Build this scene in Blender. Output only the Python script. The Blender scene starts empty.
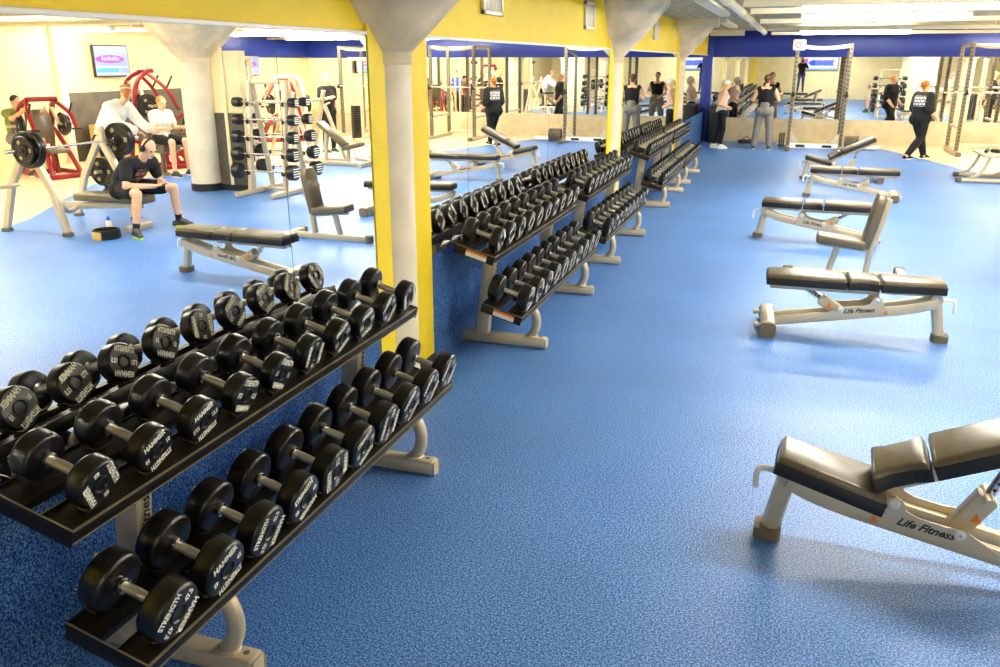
import bpy, bmesh, math, random
from mathutils import Vector as V, Matrix as M, Euler
PI=math.pi
random.seed(7)
sc=bpy.context.scene
C=sc.collection
def rad(a): return math.radians(a)
# ---------------------------------------------------------------- materials
def mat(name,col,rough=.5,metal=0,spec=.5,emit=None,estr=0,noise=0,nscale=20,bump=0,bscale=200,coat=0):
    m=bpy.data.materials.new(name); m.use_nodes=True
    nt=m.node_tree; b=nt.nodes['Principled BSDF']
    b.inputs['Base Color'].default_value=(*col,1); b.inputs['Roughness'].default_value=rough
    b.inputs['Metallic'].default_value=metal; b.inputs['Specular IOR Level'].default_value=spec
    if coat: b.inputs['Coat Weight'].default_value=coat
    if emit:
        b.inputs['Emission Color'].default_value=(*emit,1); b.inputs['Emission Strength'].default_value=estr
    if noise or bump:
        tc=nt.nodes.new('ShaderNodeTexCoord')
    if noise:
        n=nt.nodes.new('ShaderNodeTexNoise'); n.inputs['Scale'].default_value=nscale; n.inputs['Detail'].default_value=5
        nt.links.new(tc.outputs['Object'],n.inputs['Vector'])
        r=nt.nodes.new('ShaderNodeValToRGB')
        r.color_ramp.elements[0].position=.3; r.color_ramp.elements[1].position=.7
        r.color_ramp.elements[0].color=(*[max(0,c*(1-noise)) for c in col],1)
        r.color_ramp.elements[1].color=(*[min(1,c*(1+noise)) for c in col],1)
        nt.links.new(n.outputs['Fac'],r.inputs['Fac']); nt.links.new(r.outputs['Color'],b.inputs['Base Color'])
    if bump:
        n2=nt.nodes.new('ShaderNodeTexNoise'); n2.inputs['Scale'].default_value=bscale; n2.inputs['Detail'].default_value=3
        nt.links.new(tc.outputs['Object'],n2.inputs['Vector'])
        bp=nt.nodes.new('ShaderNodeBump'); bp.inputs['Strength'].default_value=bump; bp.inputs['Distance'].default_value=.01
        nt.links.new(n2.outputs['Fac'],bp.inputs['Height']); nt.links.new(bp.outputs['Normal'],b.inputs['Normal'])
    return m
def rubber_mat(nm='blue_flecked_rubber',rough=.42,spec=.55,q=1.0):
    m=bpy.data.materials.new(nm); m.use_nodes=True
    nt=m.node_tree; b=nt.nodes['Principled BSDF']; L=nt.links.new
    tc=nt.nodes.new('ShaderNodeTexCoord')
    n=nt.nodes.new('ShaderNodeTexNoise'); n.inputs['Scale'].default_value=120; n.inputs['Detail'].default_value=4; n.inputs['Roughness'].default_value=.7
    L(tc.outputs['Object'],n.inputs['Vector'])
    r=nt.nodes.new('ShaderNodeValToRGB'); e=r.color_ramp.elements
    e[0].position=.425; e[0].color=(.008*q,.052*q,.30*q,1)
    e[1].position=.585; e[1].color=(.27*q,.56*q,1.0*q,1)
    x=e.new(.5); x.color=(.055*q,.215*q,.70*q,1)
    L(n.outputs['Fac'],r.inputs['Fac'])
    n3=nt.nodes.new('ShaderNodeTexNoise'); n3.inputs['Scale'].default_value=.9; n3.inputs['Detail'].default_value=4
    L(tc.outputs['Object'],n3.inputs['Vector'])
    mx=nt.nodes.new('ShaderNodeMix'); mx.data_type='RGBA'; mx.blend_type='MULTIPLY'
    r2=nt.nodes.new('ShaderNodeValToRGB'); r2.color_ramp.elements[0].position=.3; r2.color_ramp.elements[0].color=(.85,.85,.88,1); r2.color_ramp.elements[1].position=.7; r2.color_ramp.elements[1].color=(1.1,1.08,1.05,1)
    L(n3.outputs['Fac'],r2.inputs['Fac'])
    mx.inputs['Factor'].default_value=1
    L(r.outputs['Color'],mx.inputs['A']); L(r2.outputs['Color'],mx.inputs['B']); L(mx.outputs['Result'],b.inputs['Base Color'])
    b.inputs['Roughness'].default_value=rough; b.inputs['Specular IOR Level'].default_value=spec
    bp=nt.nodes.new('ShaderNodeBump'); bp.inputs['Strength'].default_value=.35; bp.inputs['Distance'].default_value=.004
    L(n.outputs['Fac'],bp.inputs['Height']); L(bp.outputs['Normal'],b.inputs['Normal'])
    return m
MT=dict(
 rubber=rubber_mat(), rubber_wall_shaded=rubber_mat('blue_flecked_wall_rubber_shaded',.75,.15,.55),  # wall copy is the same rubber, darkened for the shade low on the wall
 yellow=mat('yellow_paint',(.95,.69,.004),.6,noise=.05,nscale=3),
 cream=mat('cream_paint',(.88,.77,.44),.55,noise=.06,nscale=2.5),
 column=mat('column_paint',(.84,.74,.54),.6,noise=.1,nscale=4,bump=.15,bscale=12),
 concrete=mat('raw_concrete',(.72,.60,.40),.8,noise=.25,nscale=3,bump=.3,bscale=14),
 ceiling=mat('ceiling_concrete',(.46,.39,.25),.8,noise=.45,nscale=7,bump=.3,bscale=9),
 bluewall=mat('royal_blue_paint',(.015,.04,.34),.4,noise=.1,nscale=3),
 creamfloor=mat('cream_floor',(.80,.69,.42),.35,noise=.08,nscale=6),
 dado=mat('tan_dado',(.62,.52,.33),.6,noise=.1,nscale=5),
 greypanel=mat('dark_grey_panel',(.10,.085,.06),.6,noise=.25,nscale=4),
 mirror=mat('mirror_silver',(.93,.94,.93),.0,1),
 black=mat('black_plastic',(.012,.011,.010),.45),
 white=mat('white_paint',(.9,.88,.82),.4),
 steel=mat('champagne_steel',(.63,.535,.375),.34,.35,noise=.05,nscale=8),
 gunmetal=mat('gunmetal_post',(.20,.17,.115),.38,.4),
 steel_d=mat('dark_tray_steel',(.016,.012,.008),.36,.3),
 lip=mat('tray_lip_steel',(.42,.36,.22),.35,.6),
 chrome=mat('chrome',(.78,.74,.66),.16,1),
 handle=mat('knurled_handle',(.78,.70,.56),.3,1,bump=.3,bscale=900),
 urethane=mat('black_urethane',(.0065,.005,.0038),.3,spec=.6,bump=.05,bscale=300),
 letter=mat('pale_lettering',(.95,.91,.72),.5),
 blackletter=mat('black_lettering',(.015,.013,.012),.5),
 vinyl=mat('brown_black_vinyl',(.135,.104,.056),.29,spec=.7,bump=.04,bscale=260,noise=.15,nscale=30),
 vinyl_shaded_side=mat('vinyl_shaded_edge',(.014,.011,.008),.4),
 rubberfoot=mat('grey_rubber_foot',(.16,.13,.085),.7),
 orange=mat('orange_sticker',(.85,.22,.02),.5),
 red=mat('red_machine_paint',(.27,.006,.012),.3,.1),
 lamp=mat('lamp_diffuser',(1,1,1),.5,emit=(1,.95,.83),estr=38),
 conduit=mat('cream_conduit',(.88,.79,.55),.5),
 wood=mat('plywood',(.80,.52,.16),.5,noise=.15,nscale=6),
 screen=mat('screen_glow',(.1,.1,.1),.3,emit=(.42,.58,1),estr=.36),
 screen_w=mat('screen_white',(.1,.1,.1),.3,emit=(.8,.9,1),estr=.42),
 screen_p=mat('screen_purple',(.1,.02,.1),.3,emit=(.38,.03,.5),estr=.5),
 screen_b=mat('screen_blue',(.02,.02,.1),.3,emit=(.05,.12,.85),estr=.5),
 screen_c=mat('screen_cyan',(.02,.1,.1),.3,emit=(.1,.55,.9),estr=.42),
 vent=mat('vent_metal',(.70,.66,.56),.4,.3),
 ventdark=mat('vent_slot',(.12,.11,.09),.6),
 skin=mat('skin_light',(.80,.46,.27),.5), skin2=mat('skin_tan',(.66,.36,.19),.5),
 cloth_black=mat('black_cloth',(.005,.005,.006),.85), cloth_grey=mat('grey_cloth',(.22,.205,.18),.9,noise=.2,nscale=40),
 cloth_white=mat('white_cloth',(.82,.79,.70),.9), cloth_pink=mat('pale_pink_cloth',(.72,.55,.46),.9),
 cloth_lgrey=mat('light_grey_cloth',(.62,.60,.54),.9,noise=.15,nscale=40), cloth_green=mat('olive_cloth',(.20,.22,.05),.9),
 cloth_blue=mat('blue_cloth',(.03,.10,.55),.9), denim=mat('denim',(.05,.09,.22),.9),
 hair_brown=mat('brown_hair',(.10,.05,.02),.6), hair_red=mat('ginger_hair',(.50,.17,.03),.6), hair_dark=mat('dark_hair',(.03,.018,.01),.6), hair_blond=mat('blond_hair',(.72,.52,.22),.6),
 lime=mat('lime_sole',(.45,.75,.03),.5), shoe=mat('dark_shoe',(.05,.05,.045),.6),
 bluecap=mat('blue_plastic',(.03,.12,.75),.4), eye=mat('eye_dark',(.02,.012,.01),.3), lips=mat('lip_colour',(.5,.2,.15),.5),
)
# ---------------------------------------------------------------- mesh builder
class MB:
    def __init__(s): s.v=[]; s.f=[]; s.m=[]
    def add(s,vs,fs,mi=0,mx=None):
        b=len(s.v)
        s.v+=[(mx@V(v)) if mx else V(v) for v in vs]
        s.f+=[tuple(b+i for i in f) for f in fs]; s.m+=[mi]*len(fs); return s
    def bm(s,bm,mi=0,mx=None):
        bm.verts.index_update()
        s.add([v.co.copy() for v in bm.verts],[tuple(v.index for v in f.verts) for f in bm.faces],mi,mx); bm.free(); return s
    def box(s,lo,hi,bev=0,mi=0,mx=None,seg=2):
        bm=bmesh.new(); bmesh.ops.create_cube(bm,size=1)
        for v in bm.verts: v.co=V([lo[i]+(v.co[i]+.5)*(hi[i]-lo[i]) for i in range(3)])
        if bev: bmesh.ops.bevel(bm,geom=list(bm.edges),offset=bev,segments=seg,affect='EDGES',profile=.5)
        return s.bm(bm,mi,mx)
    def rod(s,a,b,r,r2=None,n=16,mi=0,bev=0,mx=None):
        return s.tube([a,b],r,n,mi,r2=r2,bev=bev,mx=mx)
    def tube(s,pts,r,n=14,mi=0,r2=None,bev=0,sec=None,up=None,mx=None,cap=True):
        # round tube, or (sec=(w,h)) a rounded rectangular one, along a poly-line
        P=[V(p) for p in pts]; k=len(P)
        if bev:
            d0=(P[1]-P[0]).normalized(); d1=(P[-1]-P[-2]).normalized()
            P=[P[0],P[0]+d0*bev]+P[1:-1]+[P[-1]-d1*bev,P[-1]]; k=len(P)
        T=[]
        for i in range(k):
            t=(P[min(i+1,k-1)]-P[max(i-1,0)]).normalized(); T.append(t)
        u=V(up) if up else (V((0,0,1)) if abs(T[0].z)<.9 else V((0,1,0)))
        vs=[];fs=[]
        if sec:
            w,h=sec[0]/2,sec[1]/2; c=min(w,h)*(sec[2] if len(sec)>2 else .35); prof=[]
            for (sx,sy,a0) in ((1,1,0),(-1,1,90),(-1,-1,180),(1,-1,270)):
                for q in (0,45,90):
                    a=rad(a0+q); prof.append((sx*(w-c)+c*math.cos(a),sy*(h-c)+c*math.sin(a)))
        else: prof=[(math.cos(2*PI*i/n),math.sin(2*PI*i/n)) for i in range(n)]
        n=len(prof)
        for i in range(k):
            t=T[i]; a=u-t*u.dot(t)
            if a.length<1e-5: a=V((1,0,0))-t*t.x
            a.normalize(); b=t.cross(a)
            q=1.0
            if not sec:
                f=i/(k-1); q=r+((r2 if r2 is not None else r)-r)*f
            if bev and i in (0,k-1): q=q*.8 if not sec else .8
            if not u.dot(t)>.95: u=a
            for (x,y) in prof: vs.append(P[i]+(b*x+a*y)*q)
        for i in range(k-1):
            for j in range(n):
                fs.append((i*n+j,i*n+(j+1)%n,(i+1)*n+(j+1)%n,(i+1)*n+j))
        if cap: fs+= [tuple(range(n))[::-1], tuple((k-1)*n+j for j in range(n))]
        return s.add(vs,fs,mi,mx)
    def lathe(s,prof,o=(0,0,0),ax='z',n=24,mi=0,mx=None,a0=0,a1=360):
        # prof: (radius, height) pairs about an axis
        vs=[];fs=[];full=abs(a1-a0)>=360; m=n if full else n+1
        for i in range(m):
            a=rad(a0+(a1-a0)*i/n)
            for (r,h) in prof:
                p=(r*math.cos(a),r*math.sin(a),h)
                if ax=='x': p=(p[2],p[0],p[1])
                if ax=='y': p=(p[1],p[2],p[0])
                vs.append(V(p)+V(o))
        k=len(prof)
        for i in range(n):
            for j in range(k-1):
                a,b=i*k+j,((i+1)%m)*k+j
                f=[a,b,b+1,a+1]
                if prof[j][0]<1e-6: f=[a,b+1,a+1]
                if prof[j+1][0]<1e-6: f=[a,b,a+1] if prof[j][0]>1e-6 else None
                if f: fs.append(tuple(f))
        return s.add(vs,fs,mi,mx)
    def prism(s,poly,axis,lo,hi,mi=0,bev=0,mx=None):
        # outline in the two other axes, pushed along `axis`
        def P(p,h):
            return {'x':(h,p[0],p[1]),'y':(p[0],h,p[1]),'z':(p[0],p[1],h)}[axis]
        bm=bmesh.new(); a=[bm.verts.new(P(p,lo)) for p in poly]; b=[bm.verts.new(P(p,hi)) for p in poly]
        n=len(poly); bm.faces.new(a); bm.faces.new(b)
        for i in range(n): bm.faces.new((a[i],a[(i+1)%n],b[(i+1)%n],b[i]))
        bmesh.ops.recalc_face_normals(bm,faces=bm.faces)
        if bev: bmesh.ops.bevel(bm,geom=list(bm.edges),offset=bev,segments=2,affect='EDGES',profile=.5)
        return s.bm(bm,mi,mx)
    def ell(s,c,r,n=16,mi=0,mx=None,rot=None):
        vs=[];fs=[]; m=n//2+1
        R=rot.to_matrix() if rot is not None and hasattr(rot,'to_matrix') else (rot or M.Identity(3))
        vs.append(V((0,0,1)))
        for i in range(1,m):
            t=PI*i/m
            for j in range(n):
                a=2*PI*j/n; vs.append(V((math.sin(t)*math.cos(a),math.sin(t)*math.sin(a),math.cos(t))))
        vs.append(V((0,0,-1)))
        for j in range(n): fs.append((0,1+j,1+(j+1)%n))
        for i in range(m-2):
            for j in range(n): fs.append((1+i*n+j,1+(i+1)*n+j,1+(i+1)*n+(j+1)%n,1+i*n+(j+1)%n))
        e=len(vs)-1; b=1+(m-2)*n
        for j in range(n): fs.append((b+j,e,b+(j+1)%n))
        vs=[V(c)+R@V((p.x*r[0],p.y*r[1],p.z*r[2])) for p in vs]
        return s.add(vs,fs,mi,mx)
    def cap(s,a,b,ra,rb,n=14,mi=0):
        # tapered capsule
        a,b=V(a),V(b); d=b-a; L=max(d.length,1e-5); q=d.to_track_quat('Z','Y').to_matrix()
        prof=[(0,-ra)]+[(ra*math.cos(rad(t)),ra*math.sin(rad(t))) for t in (-60,-30,0)]+[(rb*math.cos(rad(t)),L+rb*math.sin(rad(t))) for t in (0,30,60)]+[(0,L+rb)]
        return s.lathe(prof,n=n,mi=mi,mx=M.Translation(a)@q.to_4x4())
    def text(s,txt,size,mx,mi=0,shear=0,off=.0):
        vs,fs=text_mesh(txt,shear,off); return s.add([V(v)*size for v in vs],fs,mi,mx)
    def mesh(s,name,mats,ang=38):
        me=bpy.data.meshes.new(name); me.from_pydata([tuple(v) for v in s.v],[],s.f)
        for m in (mats if isinstance(mats,(list,tuple)) else [mats]): me.materials.append(MT[m] if isinstance(m,str) else m)
        me.polygons.foreach_set('material_index',s.m)
        bm=bmesh.new(); bm.from_mesh(me); bmesh.ops.recalc_face_normals(bm,faces=bm.faces)
        for f in bm.faces: f.smooth=True
        ca=rad(ang)
        for e in bm.edges:
            if len(e.link_faces)!=2 or e.calc_face_angle(0)>ca: e.smooth=False
        bm.to_mesh(me); bm.free(); me.update(); return me
    def build(s,name,mats,parent=None,ang=38):
        o=bpy.data.objects.new(name,s.mesh(name,mats,ang)); C.objects.link(o)
        if parent is not None: o.parent=parent
        return o
_tc={}
def text_mesh(txt,shear=0,off=0):
    k=(txt,shear,off)
    if k not in _tc:
        cu=bpy.data.curves.new('t','FONT'); cu.body=txt; cu.align_x='CENTER'; cu.align_y='CENTER'; cu.shear=shear; cu.offset=off; cu.resolution_u=2
        o=bpy.data.objects.new('t',cu); C.objects.link(o); bpy.context.view_layer.update()
        dg=bpy.context.evaluated_depsgraph_get(); me=o.evaluated_get(dg).to_mesh()
        _tc[k]=([v.co.copy() for v in me.vertices],[tuple(p.vertices) for p in me.polygons])
        o.evaluated_get(dg).to_mesh_clear(); bpy.data.objects.remove(o); bpy.data.curves.remove(cu)
    return _tc[k]
def tag(o,label,cat,group=None):
    o['label']=label; o['category']=cat
    if group: o['group']=group
    return o
def thing(name,label,cat,loc=(0,0,0),rz=0,group=None):
    o=bpy.data.objects.new(name,None); C.objects.link(o); o.location=loc; o.rotation_euler=(0,0,rz); o.empty_display_size=.1
    return tag(o,label,cat,group)
def struct(o): o['kind']='structure'; return o
def kids(o): return [c for c in C.objects if c.parent==o]
def dup(root,loc=None,rot=None,label=None,group=None,tree=None):
    tree=tree or kidtree(root)
    def cp(o,p,t):
        c=o.copy(); C.objects.link(c)
        if p is not None: c.parent=p
        for (k,tt) in t: cp(k,c,tt)
        return c
    r=cp(root,None,tree)
    if loc is not None: r.location=loc
    if rot is not None: r.rotation_euler=rot
    if label: r['label']=label
    if group: r['group']=group
    return r
def kidtree(o): return [(k,kidtree(k)) for k in kids(o)]
def arc(c,r,a0,a1,n,plane='xz'):
    out=[]
    for i in range(n+1):
        a=rad(a0+(a1-a0)*i/n); u,w=c[0]+r*math.cos(a),c[1]+r*math.sin(a); out.append((u,w))
    return out
def smooth_path(pts,n=6):
    # Catmull-Rom through the points
    P=[V(p) for p in pts]; P=[P[0]*2-P[1]]+P+[P[-1]*2-P[-2]]; out=[]
    for i in range(1,len(P)-2):
        for k in range(n):
            t=k/n; a,b,c,d=P[i-1],P[i],P[i+1],P[i+2]
            out.append(.5*((2*b)+(c-a)*t+(2*a-5*b+4*c-d)*t*t+(3*b-a-3*c+d)*t**3))
    out.append(P[-2]); return out
# ================================================================ the room
XR,YB,YR,ZC=12.6,24.3,-5.0,2.86
WX=.21   # plane of the mirrors on the left wall
def box_s(name,lo,hi,m,bev=0): return struct(MB().box(lo,hi,bev).build(name,m))
box_s('floor',(-.3,YR-.3,-.2),(XR+.3,YB+.3,0),'rubber')
# cream hard floor laid beside the rubber, along the back and the far side
edge=[(2.2,23.75),(3.4,23.5),(4.78,23.0),(5.3,21.4),(5.84,19.5),(6.35,18.06),(7.2,16.6),(8.6,15.0),(9.66,11.9),(8.94,10.6),(7.83,8.76),(7.3,7.0),(7.2,3.0),(7.4,-2.0)]
struct(MB().prism(edge+[(XR,-2.0),(XR,YB),(2.2,YB)],'z',0,.006).build('floor_hard','creamfloor'))
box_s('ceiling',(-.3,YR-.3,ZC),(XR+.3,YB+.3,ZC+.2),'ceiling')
box_s('wall_left',(-.3,YR-.3,0),(WX-.02,YB+.3,ZC),'yellow')
box_s('wall_right',(XR,YR-.3,0),(XR+.3,YB+.3,ZC),'cream')
box_s('wall_rear',(-.3,YR-.3,0),(XR+.3,YR,ZC),'cream')
box_s('wall_back',(-.3,YB+.012,0),(XR+.3,YB+.3,ZC),'cream')
ZM0,ZM1=.80,2.238
spans=[(-2.0,4.42),(5.24,11.12),(12.1,17.8),(19.2,24.1)]
for i,(a,b) in enumerate(spans):
    box_s('wall_left_lower',(WX-.02,a,0),(WX,b,ZM0),'rubber_wall_shaded')
    box_s('trim_%d'%(i+1),(WX-.02,a,ZM1),(WX+.012,b,ZM1+.02),'white',.003)
for i,(a,b) in enumerate([(4.42,5.24),(11.12,12.1),(17.8,19.2)]):
    box_s('wall_left_strip',(WX-.02,a,0),(WX+.006,b,ZC),'yellow')
    box_s('wall_left_base_strip',(WX+.006,a,0),(WX+.02,b,.09),'black')  # narrow black strip along the foot of each yellow strip
panels=[(-2.0,1.2,'frameless wall mirror panel left of the seam, nearest the camera'),(1.2,3.515,'wide frameless wall mirror reflecting the seated man in headphones'),(3.515,4.42,'narrow frameless wall mirror beside the first yellow strip, reflecting the upright utility seat'),
 (5.24,5.98,'narrow frameless wall mirror just past the first column'),(5.98,8.235,'wide frameless wall mirror behind the second dumbbell rack, reflecting the woman in black'),(8.235,11.12,'wide frameless wall mirror ending at the second column, reflecting the left squat rack'),
 (12.1,17.8,'wall mirror between the second and third columns above the far racks'),(19.2,24.1,'last wall mirror beside the blue corner post')]
for a,b,l in panels[1:]:
    o=MB().box((WX-.018,a+.003,ZM0+.003),(WX,b-.003,ZM1),0).build('wall_mirror','mirror'); tag(o,l,'mirror','frameless mirrors along the left wall')
# back wall
box_s('trim_back',(.3,YB-.06,2.2),(XR,YB+.02,ZC),'bluewall',.004)
box_s('wall_back_lower',(.3,YB-.03,0),(XR,YB+.02,.63),'dado',.004)
box_s('trim_corner',(WX-.02,YB-.2,.0),(WX+.13,YB+.02,ZC),'bluewall',.004)
bx=[.3,3.3,6.3,9.3,12.5]
bl=['back wall mirror behind the couple talking in the corner','back wall mirror behind the left squat rack and the woman in black','back wall mirror behind the right power rack','back wall mirror at the far right end']
for i in range(4):
    o=MB().box((bx[i]+.003,YB-.012,.633),(bx[i+1]-.003,YB+.01,2.2)).build('wall_mirror','mirror'); tag(o,bl[i],'mirror','mirrors along the back wall')
# columns with mushroom capitals
def column(x,y,wall,name):
    R=.26; m=MB()
    m.lathe([(0,0),(R,0),(R,2.08)],(x,y,0),n=40)
    m.lathe([(R,2.08),(R+.012,2.085),(R+.012,2.15),(R+.02,2.16),(R+.31,2.45),(R+.316,2.46),(R+.58,2.80),(R+.58,ZC)],(x,y,0),n=40,mi=1)
    if not wall: m.lathe([(R+.012,0),(R+.012,.12),(R,.125)],(x,y,0),n=40,mi=2)
    return struct(m.build(name,['column','concrete','black'],ang=30))
column(WX-.19,4.79,1,'column_left'); column(WX-.18,11.58,1,'column_left'); column(WX-.18,18.45,1,'column_left')
column(7.3,12.0,0,'column_right'); column(7.3,4.8,0,'column_right'); column(7.3,19.2,0,'column_right')
# partition stub by the right-hand column
m=MB(); m.box((6.5,12.05,0),(7.15,12.25,ZC-.6),.004); m.box((6.5,12.03,.1),(7.15,12.06,1.28),.003,1); m.box((6.49,12.02,0),(7.16,12.06,.1),0,2); m.box((6.78,12.02,.1),(6.84,12.04,2.3),0,0)
struct(m.build('partition',['cream','greypanel','black']))
# right wall: dark panel, blue band, pilasters
box_s('trim_right',(XR-.05,19.6,2.2),(XR,YB-.06,ZC),'bluewall',.003)
box_s('trim_right_panel',(XR-.03,14.45,0),(XR,18.6,1.45),'greypanel',.003)
box_s('pilaster_right',(XR-.12,14.25,0),(XR,14.42,ZC),'white',.004)
# rear wall band
box_s('trim_rear',(0,YR,2.35),(XR,YR+.04,ZC),'bluewall',.003)
# vents on the yellow bulkhead
for i,(y,l) in enumerate([(6.57,'white air vent grille on the yellow wall above the second rack'),(9.93,'white air vent grille on the yellow wall next before the second column'),(14.9,'white air vent grille on the yellow wall beyond the second column')]):
    t=thing('air_vent',l,'vent',(WX-.02,y,2.44),0,'wall vents')
    m=MB(); w=.23
    for lo,hi in (((0,-w,0),(.03,-w+.035,.3)),((0,w-.035,0),(.03,w,.3)),((0,-w,0),(.03,w,.035)),((0,-w,.265),(.03,w,.3))): m.box(lo,hi,.004)
    m.build('frame','vent',t)
    m=MB(); m.box((.0,-w+.03,.03),(.006,w-.03,.27),0,1)
    for k in range(12):
        yy=-w+.055+k*(2*w-.11)/11; m.box((.004,yy-.009,.03),(.02,yy+.009,.27),.002)
    m.build('grille',['vent','ventdark'],t)
# ceiling: cable trays, conduits, fluorescent battens
def batten(x0,x1,y,z,label):
    t=thing('fluorescent_batten',label,'ceiling light',((x0+x1)/2,y,z),0,'fluorescent ceiling battens')
    h=(x1-x0)/2; m=MB(); m.box((-h,-.07,.03),(h,.07,.08),.006); m.box((-h-.02,-.075,-.03),(-h,.075,.08),.006); m.box((h,-.075,-.03),(h+.02,.075,.08),.006); m.build('housing','white',t)
    m=MB(); m.box((-h+.005,-.075,-.035),(h-.005,.075,.03),.02); m.build('diffuser','lamp',t)
    m=MB()
    for s in (-.7,.7): m.rod((h*s,0,.08),(h*s,0,ZC-z),.008,n=8)
    m.build('hanger','conduit',t)
rows=[-3.0,4.6,7.9,11.2,14.0,17.4,20.9]
seen={11.2:'bright fluorescent batten under the ceiling at the top right, nearest of three',14.0:'bright fluorescent batten, second from the top right of three',20.9:'bright fluorescent batten hanging nearest the blue back wall band'}
for y in rows:
    if y==17.4: continue
    batten(2.5 if y>6 else 3.2,4.75 if y>6 else 5.4,y,2.70,seen.get(y,'unseen fluorescent batten over the open floor beside the machines, %.0f m out'%y))  # near rows are unseen, their x shifted to balance the floor light
for (x,y) in [(8.0,13.2),(8.1,16.2),(8.0,4.4),(8.0,7.9),(8.2,19.8),(7.9,17.6),(7.9,22.4),(12.0,14.4),(10.2,9.4),(10.2,18.0),(10.5,21.6),(10.5,2.0)]:  # pair with the smallest x is added to brighten the far floor
    batten(x-1.1 if x<11.5 else x-.9,x+1.1 if x<11.5 else x+.5,y,2.70,'fluorescent batten over the machines, %.1f m from left wall, %.1f m out'%(x,y))
for i,y in enumerate([10.6,12.2,15.3,19.0,22.0]):
    o=MB().box((1.85,y-.05,ZC-.17),(XR-.1,y+.05,ZC-.10),.006).build('cable_tray','conduit')
    tag(o,'cream cable tray crossing the ceiling, '+['nearest of five','second of five from the camera','middle of five','fourth of five from the camera','nearest the back wall'][i],'cable tray','ceiling cable trays')
    m=MB()
    for x in (3.2,6.0,8.8,11.4): m.rod((x,y,ZC-.10),(x,y,ZC),.008,n=8)
    m.build('hanger','conduit',o)
o=MB().tube([(1.70,-2,ZC-.12),(1.70,21.9,ZC-.12)],.052,16).build('ceiling_pipe','conduit'); tag(o,'thick cream pipe running the length of the ceiling towards the back wall','pipe')
m=MB()
for y in (10,13,16,19,21.5): m.tube([(1.70,y,ZC-.12),(1.70,y+.06,ZC-.12)],.066,16); m.rod((1.70,y+.03,ZC-.06),(1.70,y+.03,ZC),.01,n=8)
m.build('clamp','conduit',o)
for i,(x0,x1,y) in enumerate([(.55,1.2,17.4),(.05,1.1,23.6),(.6,.75,11)]):
    pass
def bar(name,lo,hi,label,cat): return tag(MB().box(lo,hi,.006).build('ceiling_trunking','conduit'),label,cat,'ceiling trunking')
bar('trunking',(WX,17.2,ZC-.14),(1.02,17.4,ZC),'cream trunking from the yellow wall to mid ceiling, beside the third capital','trunking')
bar('trunking',(.3,23.3,ZC-.14),(1.15,23.5,ZC),'cream trunking along the ceiling just before the blue back wall','trunking')
bar('trunking',(1.22,11.2,ZC-.07),(1.38,15.0,ZC-.002),'cream trunking strip running away along the ceiling beside the second capital','trunking')
bar('trunking',(1.0,17.4,ZC-.07),(1.16,20.4,ZC),'short cream trunking strip along the ceiling beyond the third capital','trunking')
# screens
def screen(loc,rz,w,h,label,style):
    t=thing('wall_television',label,'television',loc,rz)
    MB().box((-w/2,-.03,-h/2),(w/2,.03,h/2),.01).build('bezel','black',t)
    m=MB(); m.box((-w/2+.025,-.034,-h/2+.025),(w/2-.025,-.029,h/2-.025),0,0)
    def q(x0,z0,x1,z1,mi,b=0): m.box((x0*w,-.036-b,z0*h),(x1*w,-.033,z1*h),0,mi)
    if style==0:
        q(-.45,-.42,.47,-.16,1); q(-.44,-.38,-.2,-.2,0,.001); q(-.18,-.36,.45,-.22,3,.001)
        m.prism([(w*(.05+.36*math.cos(a)*(1.15 if abs(math.cos(a))>.6 else 1)),h*(.06+.13*math.sin(a))) for a in [2*PI*k/24 for k in range(24)]],'y',-.037,-.033,2)
        for k in range(9): q(-.2+k*.056,.02,-.2+k*.056+.032,.1+.02*(k%3),1,.003)
    else:
        q(-.46,-.40,.46,.44,1)
        for (cx,s) in ((-.30,.12),(-.14,.16),(.08,.2),(.2,.12)): m.prism([(w*(cx+s*math.cos(a)*(.7+.3*math.cos(3*a))),h*(.05+.34*math.sin(a)*(.8+.2*math.cos(2*a)))) for a in [2*PI*k/18 for k in range(18)]],'y',-.0375,-.033,4)
        q(.34,-.2,.44,.36,2,.001); q(-.46,-.40,.46,-.34,3,.001)
    m.build('picture',['screen','screen_w','screen_p','screen_c','screen_b'],t)
    MB().box((-.1,.03,-.1),(.1,.09,.1)).build('bracket','black',t)
screen((XR-.12,15.75,2.10),rad(-90),1.05,.68,'lit television with a purple pill shape, on the cream wall reflected in the first mirror',0)
screen((XR-.12,20.9,1.98),rad(-90),1.0,.55,'small lit television under the blue band reflected in the first mirror beyond the barbell rack',0)
screen((3.75,YR+.10,1.96),rad(180),2.0,.74,'wide lit screen with blue shapes on white, reflected in the back wall mirror',1)
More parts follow.
